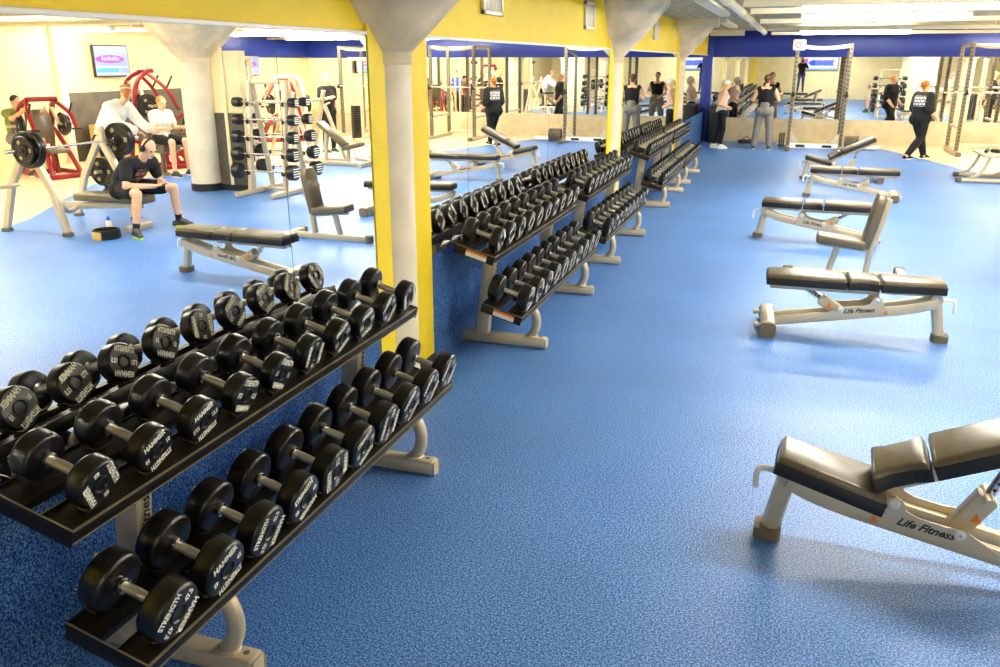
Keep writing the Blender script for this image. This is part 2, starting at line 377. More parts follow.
# ================================================================ dumbbell racks
TILT=rad(15.5); dX=V((math.cos(TILT),0,-math.sin(TILT))); nX=V((math.sin(TILT),0,math.cos(TILT)))
UP0,LO0=V((.47,0,.822)),V((.675,0,.397))         # middle of the two trays
RW={'life':'Life Fitness'}
BX=.55
def make_rack(label):
    t=thing('dumbbell_rack',label,'dumbbell rack',(BX,0,0),0,'two tier dumbbell racks along the left wall')
    O=M.Translation((-BX,0,0)); HL=1.235
    for nm,c in (('upper_shelf',UP0),('lower_shelf',LO0)):
        T=O@M.Translation(c)@M.Rotation(TILT,4,'Y')
        m=MB()
        m.box((.035,-HL,-.006),(.155,HL,.0),.001,0,T); m.box((-.155,-HL,-.006),(-.035,HL,.0),.001,0,T)
        m.box((.150,-HL,-.045),(.156,HL,.0),.001,0,T); m.box((-.156,-HL,-.045),(-.150,HL,.008),.001,0,T)
        m.box((.153,-HL,-.047),(.158,HL,-.043),.0,1,T); m.box((.148,-HL,-.001),(.157,HL,.0015),.0,1,T)
        m.box((.035,-HL,-.006),(.040,HL,.010),.001,0,T); m.box((.036,-HL,.009),(.039,HL,.0115),0,1,T); m.box((-.041,-HL,-.03),(-.035,HL,.0),.001,0,T)
        for s in (-1,1):
            m.box((-.156,s*HL-.003,-.06),(.156,s*HL+.003,.004),.001,0,T)
            m.box((-.156,s*HL-.003,.003),(.156,s*HL+.003,.0055),0,1,T)
        for s in (-.81,.81): m.box((-.12,s-.03,-.045),(.12,s+.03,-.008),.003,0,T)
        m.build(nm,['steel_d','lip'],t)
    for s in (-.81,.81):
        m=MB(); m.tube([(.20-BX,s,.045),(.89-BX,s,.045)],0,sec=(.085,.085,.5),bev=.012)
        m.rod((.845-BX,s,.087),(.845-BX,s,.089),.012,n=12,mi=1)
        f=m.build('foot',['steel','rubberfoot'],t)
        m=MB(); m.box((.885-BX,s-.038,.008),(.893-BX,s+.038,.08),.012); m.build('end_cap','steel',f)
        m=MB(); m.tube(smooth_path([(.375-BX,s,.08),(.405-BX,s,.35),(.435-BX,s,.62),(.47-BX,s,.795)],4),0,sec=(.085,.10,.35),up=(1,0,0))
        # lettering down the post
        m.text('Life Fitness',.062,M.Translation((.4795-BX,s,.535))@M(((.115,0,1,0),(0,-1,0,0),(1,0,-.115,0),(0,0,0,1))),1,.3,.02)
        m.build('upright',['steel','blackletter'],t)
        m=MB(); m.tube(smooth_path([(.765-BX,s,.08),(.805-BX,s,.15),(.81-BX,s,.235),(.775-BX,s,.31),(.70-BX,s,.365)],5),.033,14)
        m.lathe([(.048,0),(.048,.006),(.036,.016)],(.767-BX,s,.084)); m.build('brace','steel',t)
    return t
def saddle_mesh(R):
    m=MB()
    for c in (0,):
        pts=[((R+.006)*math.sin(rad(a)),(R+.014)-(R+.006)*math.cos(rad(a))) for a in range(-52,53,8)]
        ptsi=[((R+.001)*math.sin(rad(a)),(R+.014)-(R+.001)*math.cos(rad(a))) for a in range(52,-53,-8)]
        m.prism(pts+ptsi,'x',c-.022,c+.022,0)
        m.prism([(-.03,0),(.03,0),(.02,.014),(-.02,.014)],'x',c-.018,c+.018,0)
    return m.mesh('saddle',['steel_d'])
def head_mesh(R,T,num):
    # urethane head; outer face towards +x with its lettering
    m=MB()
    m.lathe([(0,-T/2),(R*.86,-T/2),(R*.93,-T/2+.003),(R*.985,-T/2+.010),(R,-T/2+.016),(R,T/2-.016),(R*.985,T/2-.010),(R*.93,T/2-.003),(R*.9,T/2-.001),(R*.36,T/2-.001),(R*.36,T/2+.002),(R*.33,T/2+.003),(R*.30,T/2),(R*.28,T/2-.004),(0,T/2-.004)],ax='x',n=36)
    m.lathe([(R*1.003,-T/2+.013),(R*1.006,-T/2+.016),(R*1.003,-T/2+.019)],ax='x',n=36)
    F=M.Translation((T/2+.0006,0,0))@M(((0,0,1,0),(1,0,0,0),(0,1,0,0),(0,0,0,1)))
    s=R*.36
    Q=M.Diagonal((.74,1,1,1)); m.text('HAMMER',s*1.12,F@M.Translation((0,R*.62,0))@Q,1,0,.045)
    m.text('STRENGTH',s*1.12,F@M.Rotation(PI,4,'Z')@M.Translation((0,R*.62,0))@M.Diagonal((.60,1,1,1)),1,0,.045)
    for k in (0,1): m.text(num,s*.95,F@M.Rotation(PI*k,4,'Z')@M.Translation((R*.62,0,0))@M.Rotation(-PI/2*0,4,'Z')@M.Diagonal((.7,1,1,1)),1,0,.045)
    return m.mesh('head',['urethane','letter'])
def handle_mesh(L):
    m=MB(); h=L/2
    m.lathe([(0,-h),(.0165,-h),(.0165,-h*.7),(.0185,0),(.0165,h*.7),(.0165,h),(0,h)],ax='x',n=18)
    for s in (-1,1):
        m.lathe([(.016,s*(h-.018)),(.027,s*(h-.016)),(.027,s*(h-.004)),(.024,s*h),(.0,s*h)],ax='x',n=20,mi=1)
    return m.mesh('handle',['handle','chrome'])
_mc={}
def mget(k,f,*a):
    if k not in _mc: _mc[k]=f(*a)
    return _mc[k]
def obj_(name,me,parent,x=None,rz=0):
    o=bpy.data.objects.new(name,me); C.objects.link(o); o.parent=parent
    if x is not None: o.location=x
    if rz: o.rotation_euler=(0,0,rz)
    return o
racks=[('nearest rack',2.86,'first'),('second rack',6.65,'second'),('third rack',9.58,'third'),('fourth rack',13.48,'fourth'),('last rack',16.14,'last')]
rlabel=['grey steel two tier dumbbell rack nearest the camera, below the first mirror','grey two tier dumbbell rack past the first column, orange stickers on its end','third grey two tier dumbbell rack along the wall, before the second column','fourth grey two tier dumbbell rack, first beyond the second column','last grey two tier dumbbell rack before the blue corner post']
upw=[['10','10','12.5','12.5','15','15','17.5','17.5','20','20'],['22.5','20','20','17.5','17.5','15','15','12.5','12.5','10'],['10','10','9','9','8','8','7','7','6','6'],['6','6','5','5','5','4','4','4','3','3'],['3','3','3','2','2','2','2','1','1','1']]
low=[['47.5','45','42.5','40','37.5','35','32.5','30','27.5','25'],['42.5','40','37.5','35','32.5','30','27.5','25','22.5','22.5'],['30','30','27.5','27.5','25','25','22.5','22.5','20','20'],['20','20','17.5','17.5','15','15','12.5','12.5','10','10'],['12.5','12.5','10','10','9','9','8','8','7','7']]
rad_=[(.080,.100),(.086,.097),(.082,.092),(.079,.089),(.076,.086)]
ordw=['nearest','second','third','fourth','fifth','sixth','seventh','eighth','ninth','farthest']
r0=make_rack(rlabel[0]); rt=kidtree(r0)
rackobjs=[]
for i,(nm,yc,wd) in enumerate(racks):
    r=r0 if i==0 else dup(r0,label=rlabel[i],tree=rt); r.location=(BX,yc,0); rackobjs.append(r)
for i,(nm,yc,wd) in enumerate(racks):
    r=rackobjs[i]; shelf={k.name.split('.')[0]:k for k in kids(r) if 'shelf' in k.name}
    if i==1:
        for sn,c in (('upper_shelf',UP0),('lower_shelf',LO0)):
            T=M.Translation((-BX,0,0))@M.Translation(c)@M.Rotation(TILT,4,'Y'); m=MB()
            m.box((-.06,-1.2415,-.052),(.10,-1.239,-.006),0,0,T); m.box((-.06,-1.2425,-.022),(.10,-1.239,-.006),0,1,T)
            o=m.build('sticker',['white','orange'],shelf[sn]); o['label']='white and orange warning sticker'
    for tier in (0,1):
        R=rad_[i][tier]; c=(UP0,LO0)[tier]; ws=(upw,low)[tier][i]; sn=('upper_shelf','lower_shelf')[tier]
        for k in range(10):
            y=-1.115+k*.2478
            base=V((c.x,yc+y,c.z)); 
            for q in (-.105,.105):
                s=obj_('saddle',mget(('s',R),saddle_mesh,R),shelf[sn]); s.location=V((c.x-BX,y,c.z))+dX*q; s.rotation_euler=(0,TILT,0)
            ctr=base+nX*(R+.0175)
            spin=random.uniform(0,2*PI)
            tn=('upper','lower')[tier]
            word='black dumbbell%s, %s, on %s tier of the %s'%(' marked '+ws[k] if i==0 else '',ordw[k] if k in(0,9) else ordw[k]+' from near end',tn,nm)
            t=thing('dumbbell',word,'dumbbell',ctr,0,'dumbbells on the %s tier of the %s rack'%(tn,wd))
            t.rotation_euler=(spin,TILT+random.uniform(-.006,.006),random.uniform(-.012,.012))
            T=.070 if tier==0 else .084
            if i>1: T-=.008
            off=.069+T/2
            hm=mget(('h',R,T,ws[k]),head_mesh,R,T,ws[k])
            obj_('handle',mget('hd',handle_mesh,.134),t)
            obj_('head',hm,t,(off,0,0)); obj_('head',hm,t,(-off,0,0),PI)
# ================================================================ adjustable benches
def rot_about(px,pz,a): return M.Translation((px,0,pz))@M.Rotation(a,4,'Y')@M.Translation((-px,0,-pz))
def make_bench(label,back=0,seat=0,loc=(0,0,0),rz=0):
    t=thing('adjustable_bench',label,'weight bench',loc,rz,'adjustable weight benches on the blue floor')
    def pad(nm,x0,x1,w0,w1,z,T,waist=0):
        m=MB(); n=10
        def outline(g):
            a,b,u,v=x0-g,x1+g,w0+g,w1+g; k=waist
            if waist: return [(a,-u),(x0+(x1-x0)*.3,-u+k),(x0+(x1-x0)*.7,-v+k),(b,-v),(b,v),(x0+(x1-x0)*.7,v-k),(x0+(x1-x0)*.3,u-k),(a,u)]
            return [(a,-u),(b,-v),(b,v),(a,u)]
        poly=outline(0)
        m.prism([(p[0]*1,p[1]) for p in poly],'z',z-.078,z,0,.02,T)
        m.prism(outline(.003),'z',z-.092,z-.036,1,.004,T); m.prism(outline(.0045),'z',z-.038,z-.032,1,.002,T)  # dark lower layer puts the shade on the pad sides into colour
        # stitched seam round the top edge
        o=m.build(nm,['vinyl','vinyl_shaded_side'],t,ang=50)
        return o
    TS=rot_about(.44,.40,-seat*-1); TB=M.Translation((-.065,0,-.015) if back else (0,0,0))@rot_about(.47,.36,-back)
    if seat: TS=M.Translation((-.01,0,-.025))@rot_about(-.02,.45,seat)
    pad('seat_pad',-.02,.44,.125,.15,.49,TS)
    pad('middle_pad',.46,.68,.15,.15,.49,TB,.025)
    pad('back_pad',.70,1.29,.15,.135,.49,TB)
    m=MB()
    for s in (-.045,.045): m.tube([(.44,s,.375),(1.26,s,.375)],0,sec=(.028,.045),mx=TB)
    m.box((.5,-.06,.385),(.64,.06,.40),.003,0,TB); m.box((.8,-.09,.388),(1.2,.09,.398),.003,0,TB)
    m.build('back_support','steel',t)
    m=MB(); m.tube([(.03,0,.375),(.42,0,.375)],0,sec=(.05,.04),mx=TS); m.box((.1,-.08,.386),(.36,.08,.396),.003,0,TS)
    m.build('seat_support','steel',t)
    # front leg, rubber foot and hook
    m=MB(); m.tube([(-.035,0,.05),(.025,0,.36)],0,sec=(.085,.085,.9),up=(1,0,0))
    m.lathe([(.0,-.075),(.045,-.075),(.048,-.07),(.048,.07),(.045,.075),(0,.075)],(.03,0,.345),ax='y',n=20)
    for s in (-1,1): m.lathe([(0,s*.08),(.018,s*.08),(.02,s*.072)],(.03,0,.352),ax='y',n=14,mi=1)
    lg=m.build('leg',['steel','chrome'],t)
    m=MB(); m.tube([(-.045,0,0),(-.045,0,.055)],0,sec=(.12,.14,.6),up=(0,1,0)); m.build('rubber_foot','rubberfoot',lg)
    m=MB(); m.tube(smooth_path([(.0,.0,.315),(-.06,0,.335),(-.105,0,.33),(-.118,0,.295),(-.118,0,.235)],5),.014,12); o=m.build('hook_handle','white',t); o['label']='white hook handle'
    # twin rails and the wheel-end crossbar
    m=MB()
    for s in (-.075,.075): m.tube(smooth_path([(.02,s,.33),(.11,s,.292),(.24,s,.256),(.5,s,.208),(.85,s,.148),(1.22,s,.085)],4),0,sec=(.04,.074,.4))
    m.build('rail','steel',t)
    m=MB(); m.tube([(1.255,-.27,.075),(1.255,.27,.075)],0,sec=(.105,.115,.45),bev=.01)
    cb=m.build('crossbar','steel',t)
    for s in (-1,1):
        m=MB(); m.tube([(1.255,s*.262,.06),(1.255,s*.29,.06)],0,sec=(.122,.12,.5)); m.build('rubber_foot','rubberfoot',cb)
        m=MB(); m.rod((1.30,s*.19,.08),(1.345,s*.19,.08),.014); m.lathe([(0,0),(.024,0),(.026,.02),(.018,.028),(0,.028)],(1.335,s*.19,.08),ax='x',n=14); m.build('knob','steel',cb)
    # side plates with the maker's lettering
    m=MB()
    poly=[(.36,.225),(.40,.275),(.425,.335),(.455,.352),(.485,.335),(.505,.29),(.55,.268),(.66,.25),(.73,.248),(.79,.21),(.86,.17),(.95,.135),(1.0,.115),(.6,.18)]
    for s in (-.098,.098): 
        m.prism(poly,'y',s-.005,s+.005,0)
        for (bx_,bz_) in ((.455,.318),(.715,.226)):
            q=1 if s>0 else -1
            m.lathe([(0,s+q*.014),(.014,s+q*.014),(.022,s+q*.009),(.022,s)],(bx_,0,bz_),ax='y',n=16,mi=2)
            m.lathe([(0,s+q*.016),(.009,s+q*.016),(.009,s+q*.013)],(bx_,0,bz_),ax='y',n=10,mi=3)
    A=M.Translation((.583,-.1036,.226))@M.Rotation(rad(7.5),4,'Y')@M.Rotation(PI/2,4,'X'); m.text('Life Fitness',.05,A,1,.42,.03)
    A=M.Translation((.583,.1036,.226))@M.Rotation(rad(7.5),4,'Y')@M.Rotation(PI,4,'Z')@M.Rotation(PI/2,4,'X'); m.text('Life Fitness',.05,A,1,.42,.03)
    for s in (-1,1): m.prism([(.365,.215),(.405,.215),(.385,.25)],'y',s*.1036-.0005,s*.1036+.0005,4)
    m.build('side_plate',['steel','blackletter','white','chrome','orange'],t)
    # adjustment block and telescopic strut
    q=TB@V((1.0,0,.37)); p=V((.745,0,.205)); p2=p+(q-p)*.45
    m=MB(); m.tube([tuple(p-V((.05,0,.03))),tuple(p2)],0,sec=(.075,.09,.3)); m.rod(tuple(p2+V((.0,-.08,0))),tuple(p2+V((0,.08,0))),.022); 
    d=(p2-p).normalized(); 
    for s in (-1,1):
        c=p+(p2-p)*.45+V((0,s*.0392,0)); m.prism([(c.x-.022,c.z-.018),(c.x+.022,c.z-.018),(c.x,c.z+.024)],'y',c.y-.001,c.y+.001,1)
    m.build('adjuster',['steel','orange'],t)
    m=MB(); m.rod(tuple(p2-d*.05),tuple(q),.021,mi=0)
    for k in range(5): 
        c=p2+(q-p2)*(.2+.15*k); m.rod(tuple(c+V((0,-.0225,0))),tuple(c+V((0,.0225,0))),.007,n=8,mi=1)
    m.build('strut',['chrome','black'],t)
    return t
b_near=make_bench('inclined weight bench in the right foreground, cut off by the frame edge',rad(25),rad(13.5),(2.63,3.62,0),rad(-3))
b2=make_bench('flat weight bench in front of the upright utility seat, hook on its right end',0,0,(3.73,7.0,0),rad(183)); bt=kidtree(b2)
dup(b2,(2.29,10.82,0),(0,0,rad(-3)),'flat weight bench just behind the upright utility seat',tree=bt)
dup(b2,(2.90,14.5,0),(0,0,rad(-2)),'flat weight bench in front of the farthest inclined bench',tree=bt)
dup(b_near,(2.86,16.7,0),(0,0,rad(3)),'farthest weight bench, back pad inclined, near the squat rack',tree=kidtree(b_near))
b_ph=dup(b2,(1.9,-.42,0),(0,0,rad(2)),'flat weight bench under the photographer, seen in the back mirror',tree=bt)
# ---------------------------------------------------------------- upright utility seat
def utility_seat():
    t=thing('utility_seat','upright utility bench with vertical back pad, between two flat benches','weight bench',(0,0,0))
    m=MB(); m.tube([(2.28,9.0,.045),(3.30,9.0,.045)],0,sec=(.07,.075,.4),bev=.01); m.tube([(3.36,8.72,.045),(3.36,9.28,.045)],0,sec=(.08,.08,.4),bev=.01)
    m.build('base','steel',t)
    m=MB(); m.lathe([(0,0),(.05,0),(.05,.09),(0,.09)],(2.28,9.0,0),n=18); 
    for s in (-.28,.28): m.box((3.31,9.0+s-.03,0),(3.41,9.0+s+.03,.09),.015)
    m.build('rubber_foot','rubberfoot',t)
    m=MB(); m.tube([(3.02,9.0,.07),(3.04,9.0,.30),(3.10,9.0,.55),(3.15,9.0,.82)],0,sec=(.07,.055,.4),up=(1,0,0)); m.build('back_post','steel',t)
    m=MB(); m.tube([(2.67,9.0,.07),(2.73,9.0,.33)],0,sec=(.06,.06,.4),up=(1,0,0)); m.tube([(2.55,9.0,.35),(3.06,9.0,.30)],0,sec=(.05,.04)); m.build('seat_post','steel',t)
    m=MB(); A=M.Translation((2.76,9.0,.385))@M.Rotation(rad(6),4,'Y'); m.prism([(-.24,-.12),(.22,-.15),(.22,.15),(-.24,.12)],'z',-.045,.045,0,.02,A); m.build('seat_pad','vinyl',t,50)
    m=MB(); A=M.Translation((3.025,9.0,.60))@M.Rotation(rad(11),4,'Y'); m.prism([(-.13,-.27),(.13,-.27),(.135,.2),(.09,.28),(-.09,.28),(-.135,.2)],'x',-.04,.04,0,.018,A); m.build('back_pad','vinyl',t,50)
    return t
us=utility_seat(); us.location=(.34,-.1,0)
# ================================================================ racks and machines towards the back and right
def plate(label,loc,R=.225,rot=(0,0,0),group='weight plates',T=.04,m_='urethane'):
    # an Olympic plate whose axle is local x
    def mk():
        m=MB(); m.lathe([(.03,-T/2),(R*.42,-T/2),(R*.46,-T*.22),(R*.78,-T*.22),(R*.83,-T/2),(R*.97,-T/2),(R,-T/2+.006),(R,T/2-.006),(R*.97,T/2),(R*.83,T/2),(R*.78,T*.22),(R*.46,T*.22),(R*.42,T/2),(.03,T/2),(.03,-T/2)],ax='x',n=32)
        for k in range(3):
            for s in (-1,1):
                Q=M.Rotation(2*PI*k/3,4,'X'); m.box((s*T*.24-.003,R*.50,-R*.14),(s*T*.24+.003,R*.74,R*.14),.004,1,Q)
        return m.mesh('weight_plate',[m_,'lip'])
    o=bpy.data.objects.new('weight_plate',mget(('pl',R,T,m_),mk)); C.objects.link(o); o.location=loc; o.rotation_euler=rot
    return tag(o,label,'weight plate',group)
def post_holes(m,x,y,z0,z1,sec,step=.1):
    m.tube([(x,y,z0),(x,y,z1)],0,sec=(sec,sec,.2),up=(0,1,0))
    z=z0+.12
    while z<z1-.1:
        for s in (-1,1): m.box((x-.014,y+s*sec/2-.001,z-.02),(x+.014,y+s*(sec/2+.002),z+.02),0,1); m.box((x+s*sec/2-.001,y-.014,z-.02),(x+s*(sec/2+.002),y+.014,z+.02),0,1)
        z+=step
# left squat rack against the back mirrors
t=thing('squat_rack','grey squat rack by the back mirror, white pulley box on its left post','squat rack',(3.08,22.6,0))
def L(p): return (p[0]-3.08,p[1]-22.6,p[2])
for x in (2.48,3.69):
    m=MB(); post_holes(m,x-3.08,-.2,0.05,2.5,.085); m.build('post',['gunmetal','black'],t)
    m=MB(); m.tube([L((x,21.95,.05)),L((x,23.6,.05))],0,sec=(.09,.09,.3),bev=.01); m.box(L((x-.05,21.9,0)),L((x+.05,22.0,.1)),.015,1); m.build('foot',['steel','rubberfoot'],t)
    m=MB(); s=1 if x<3 else -1; m.prism([(x-3.08+s*.04,.09),(x-3.08+s*.32,.09),(x-3.08+s*.04,.42)],'y',-.215,-.195,0,.003); m.build('gusset','steel',t)
    m=MB(); post_holes(m,x-3.08,.9,.05,2.3,.07); m.build('post',['gunmetal','black'],t)
    m=MB(); m.tube([(x-3.08,-.2,2.42),(x-3.08,.9,2.26)],0,sec=(.06,.08)); m.build('side_beam','steel',t)
    m=MB(); m.box((x-3.08-.05,-.34,1.28),(x-3.08+.05,-.2,1.33),.008); m.box((x-3.08-.03,-.36,1.28),(x-3.08+.03,-.33,1.40),.008); m.build('bar_hook','steel_d',t)
m=MB(); m.tube(smooth_path([(-.6,-.2,2.45),(-.2,-.2,2.40),(.2,-.2,2.40),(.61,-.2,2.45)],4),0,sec=(.07,.09)); m.build('top_beam','white',t)
m=MB(); m.tube([(-.6,-.2,.10),(.61,-.2,.10)],0,sec=(.06,.11)); m.box((-.42,-.24,.07),(-.2,-.17,.13),.005,1); m.box((.2,-.24,.07),(.42,-.17,.13),.005,1); m.build('bottom_beam',['white','black'],t)
m=MB(); m.box((-.72,-.28,2.34),(-.42,-.1,2.60),.04); m.lathe([(.05,-.285),(.07,-.285),(.07,-.28),(.05,-.28),(.05,-.285)],(-.6,0,2.47),ax='y',n=20,mi=1); o=m.build('pulley_box',['white','black'],t); o['label']='white rounded pulley box'
# stored plates by its right post
for k in range(6): plate('grey plate stored on edge by the squat rack foot, %s of six'%ordw[k],(3.80+k*.055,22.35,.20),.17,(0,0,0),'plates stored beside the squat rack',.036,'rubberfoot')
for k in range(3): plate('dark plate stored beside the left post of the squat rack, %s of three'%ordw[k],(2.27+k*.05,22.5,.22),.18,(0,0,0),'plates left of the squat rack',.036)
# right power rack cage
def power_rack(label,x0,x1,y0,y1,barz):
    cx,cy=(x0+x1)/2,(y0+y1)/2
    t=thing('power_rack',label,'power rack',(cx,cy,0))
    for x in (x0-cx,x1-cx):
        for y in (y0-cy,y1-cy):
            m=MB(); post_holes(m,x,y,.05,2.5,.085,.085); m.build('post',['gunmetal','black'],t)
        m=MB(); m.tube([(x,y0-cy-.35,.05),(x,y1-cy+.15,.05)],0,sec=(.09,.09,.3),bev=.01); m.box((x-.055,y0-cy-.42,0),(x+.055,y0-cy-.3,.1),.02,1); m.build('foot',['steel','rubberfoot'],t)
        m=MB(); m.tube([(x,y0-cy,2.46),(x,y1-cy,2.46)],0,sec=(.07,.09)); m.build('side_beam','steel',t)
        m=MB(); m.tube([(x,y0-cy-.02,.62),(x,y1-cy+.02,.62)],0,sec=(.05,.06)); m.build('safety_bar','steel',t)
        m=MB(); m.box((x-.05,y0-cy-.16,barz-.06),(x+.05,y0-cy,barz-.02),.008); m.box((x-.03,y0-cy-.18,barz-.06),(x+.03,y0-cy-.15,barz+.05),.008); m.build('bar_hook','steel_d',t)
    m=MB(); m.tube(smooth_path([(x0-cx,y0-cy,2.46),(x0-cx+.3,y0-cy,2.40),(x1-cx-.3,y0-cy,2.40),(x1-cx,y0-cy,2.46)],4),.03,12); m.tube([(x0-cx,y1-cy,2.46),(x1-cx,y1-cy,2.46)],0,sec=(.07,.08)); m.build('top_beam','steel',t)
    m=MB(); m.tube([(x0-cx,y1-cy,.12),(x1-cx,y1-cy,.12)],0,sec=(.06,.09)); m.build('bottom_beam','steel',t)
    b=thing('barbell','steel barbell racked across '+label.split(',')[0],'barbell',(cx,y0-.09,barz))
    m=MB(); m.rod((-.66,0,0),(.66,0,0),.0145); m.build('bar','chrome',b)
    for s in (-1,1):
        m=MB(); m.rod((s*.66,0,0),(s*1.1,0,0),.025); m.lathe([(.0145,s*.655),(.038,s*.655),(.038,s*.685),(.025,s*.685)],ax='x',n=18); m.build('sleeve','chrome',b)
    return t
power_rack('tall grey power rack right of the woman in black, cut by the frame edge',6.22,7.5,22.2,23.5,1.42)
power_rack('grey power rack further along the back wall, seen only in the mirrors',9.0,10.3,22.2,23.5,1.42)
# seated base machine cut off at the right edge
t=thing('hip_machine','low silver machine with curved legs at the right edge, below the power rack','exercise machine',(6.25,17.75,0))
for y in (-.55,.35):
    m=MB(); m.tube([(-.75+(y>0)*.1,y,.035),(.65,y,.035)],0,sec=(.07,.07,.5),bev=.01); m.box((-.80+(y>0)*.1,y-.045,0),(-.70+(y>0)*.1,y+.045,.08),.015,1); m.build('foot',['steel','rubberfoot'],t)
    for x in (-.35,.25):
        m=MB(); m.tube(smooth_path([(x-.25,y,.06),(x-.1,y,.13),(x+.0,y,.28),(x+.06,y,.47)],5),0,sec=(.05,.055,.5),up=(0,1,0)); m.build('curved_leg','steel',t)
m=MB(); m.box((-.42,-.65,.46),(.65,.45,.50),.01); m.build('platform','steel',t)
m=MB()
for k in range(7): m.cap((-.32+k*.14,-.25+.2*(k%2),.535),(-.25+k*.14,-.2+.2*((k+1)%2),.54),.035,.035,10)
m.build('roller','black',t)
m=MB(); m.tube([(.35,.1,.5),(.35,.1,.95),(.30,.1,1.02)],0,sec=(.06,.06)); m.box((.05,.02,.95),(.45,.18,1.02),.02,1); m.build('console_post',['steel','black'],t)
o=MB().tube([(6.05,16.2,.03),(7.1,16.9,.03)],0,sec=(.06,.06,.4),bev=.01).build('floor_bar','steel'); tag(o,'silver steel bar on the floor at the right frame edge','bar')
# small things by the back wall
m=MB(); m.box((.40,23.62,0),(.72,24.2,.92),.015); m.box((.39,23.61,.92),(.73,24.21,.96),.012); m.box((.5,23.60,.66),(.62,23.62,.70),.005)
tag(m.build('litter_bin','black'),'tall black bin standing in the corner behind the woman in the cap','bin')
m=MB(); m.cap((1.25,23.6,.06),(1.6,23.65,.06),.055,.055,12); m.tube(smooth_path([(1.3,23.6,.1),(1.42,23.6,.19),(1.55,23.63,.1)],4),.012,8,1); tag(m.build('gym_bag',['black','red']),'small black and red bag on the floor by the back wall','bag')
m=MB()
for k in range(14): m.ell((4.35+random.uniform(-.28,.28),22.85+random.uniform(-.2,.2),.035+random.uniform(0,.04)),(random.uniform(.08,.17),random.uniform(.06,.12),random.uniform(.03,.05)),10,rot=Euler((random.uniform(-.4,.4),random.uniform(-.4,.4),random.uniform(0,3))))
tag(m.build('towel','cloth_white',None,60),'crumpled white towel on the cream floor behind the farthest bench','towel')
# ---------------------------------------------------------------- bench press station (mirrored in the first panel)
BYC=8.66
t=thing('bench_press_station','silver bench press station the man in headphones sits on, seen in the mirror','bench press',(6.4,BYC,0))
X0=6.4
m=MB(); A=M.Identity(4); m.prism([(5.62-X0,-.13),(6.72-X0,-.15),(6.72-X0,.15),(5.62-X0,.13)],'z',.36,.46,0,.025); m.build('pad','vinyl',t,50)
m=MB(); m.tube(smooth_path([(5.75-X0,0,.33),(6.0-X0,0,.32),(6.3-X0,0,.30),(6.9-X0,0,.28),(7.2-X0,0,.28)],3),0,sec=(.07,.08)); m.tube([(5.85-X0,0,.05),(5.85-X0,0,.33)],0,sec=(.07,.07),up=(1,0,0)); m.tube([(5.85-X0,-.22,.04),(5.85-X0,.22,.04)],0,sec=(.08,.08,.4)); m.build('rail','steel',t)
for y in (-.6,.6):
    m=MB(); m.tube([(6.42-X0,y,.04),(6.55-X0,y,.55),(6.80-X0,y,1.02),(6.84-X0,y,1.25)],0,sec=(.09,.085,.4),up=(0,1,0)); m.lathe([(0,0),(.07,0),(.07,.035),(.05,.05)],(6.42-X0,y,0),n=16,mi=1); m.build('upright',['steel','rubberfoot'],t)
    m=MB(); m.tube([(7.42-X0,y,.04),(7.2-X0,y,.6),(6.86-X0,y,1.1)],0,sec=(.09,.07,.4),up=(0,1,0)); m.lathe([(0,0),(.07,0),(.07,.035),(.05,.05)],(7.42-X0,y,0),n=16,mi=1); m.build('rear_post',['steel','rubberfoot'],t)
    m=MB(); m.tube(smooth_path([(6.5-X0,y,.42),(6.62-X0,y*.6,.27),(6.72-X0,y*.3,.24),(6.8-X0,0,.26)],4),.03,12); m.build('brace','steel',t)
    m=MB(); m.tube(smooth_path([(6.74-X0,y,1.02),(6.66-X0,y,1.02),(6.60-X0,y,1.06),(6.59-X0,y,1.14)],4),.018,10); m.build('bar_hook','steel_d',t)
    m=MB(); m.rod((7.05-X0,y*1.05,.62),(7.05-X0,y*1.5,.62),.025); m.build('plate_peg','steel',t)
b=thing('barbell','loaded barbell on the bench press behind the man in headphones','barbell',(6.66,BYC,1.075))
m=MB(); m.rod((0,-.66,0),(0,.66,0),.0145); m.build('bar','chrome',b)
for s in (-1,1):
    m=MB(); m.rod((0,s*.66,0),(0,s*1.1,0),.025); m.lathe([(.0145,s*.655),(.038,s*.655),(.038,s*.685),(.025,s*.685)],ax='y',n=18); m.build('sleeve','chrome',b)
for k,(y,R_) in enumerate([(-.72,.225),(-.775,.225),(-.825,.17),(.72,.225),(.775,.225),(.825,.17)]):
    plate('black plate on the bench press barbell, %s end, %s from the rack'%('near' if y<0 else 'far',['first','second','outer'][k%3]),(6.66,BYC+y,1.075),R_,(0,0,PI/2),'plates on the bench press barbell',.045)
for k,y in enumerate([.76,.82,.88]): plate('black plate stored low on the bench press peg, '+['far inner','far middle','far outer'][k],(7.05,BYC+y,.62),.20,(0,0,PI/2),'plates stored on the bench press',.045)
# bottle, bag and belt under it
bt_=thing('water_bottle','white water bottle with blue cap under the bench press bench','bottle',(5.98,8.30,0))
m=MB(); m.lathe([(0,0),(.036,0),(.038,.01),(.038,.16),(.03,.18),(.022,.19),(0,.19)],n=18); m.build('body','cloth_white',bt_)
m=MB(); m.lathe([(0,.185),(.026,.185),(.026,.215),(.014,.225),(.012,.24),(0,.24)],n=16); m.build('cap','bluecap',bt_)
m=MB(); m.lathe([(.14,0),(.16,.0),(.165,.03),(.16,.11),(.14,.115),(.135,.06),(.14,0)],(5.86,8.12,0),n=26); m.box((5.80,7.93,.0),(5.92,7.97,.10),.01,1); o=m.build('lifting_belt',['black','wood']); tag(o,'coiled black lifting belt with tan tip on the floor beside the seated man','belt')
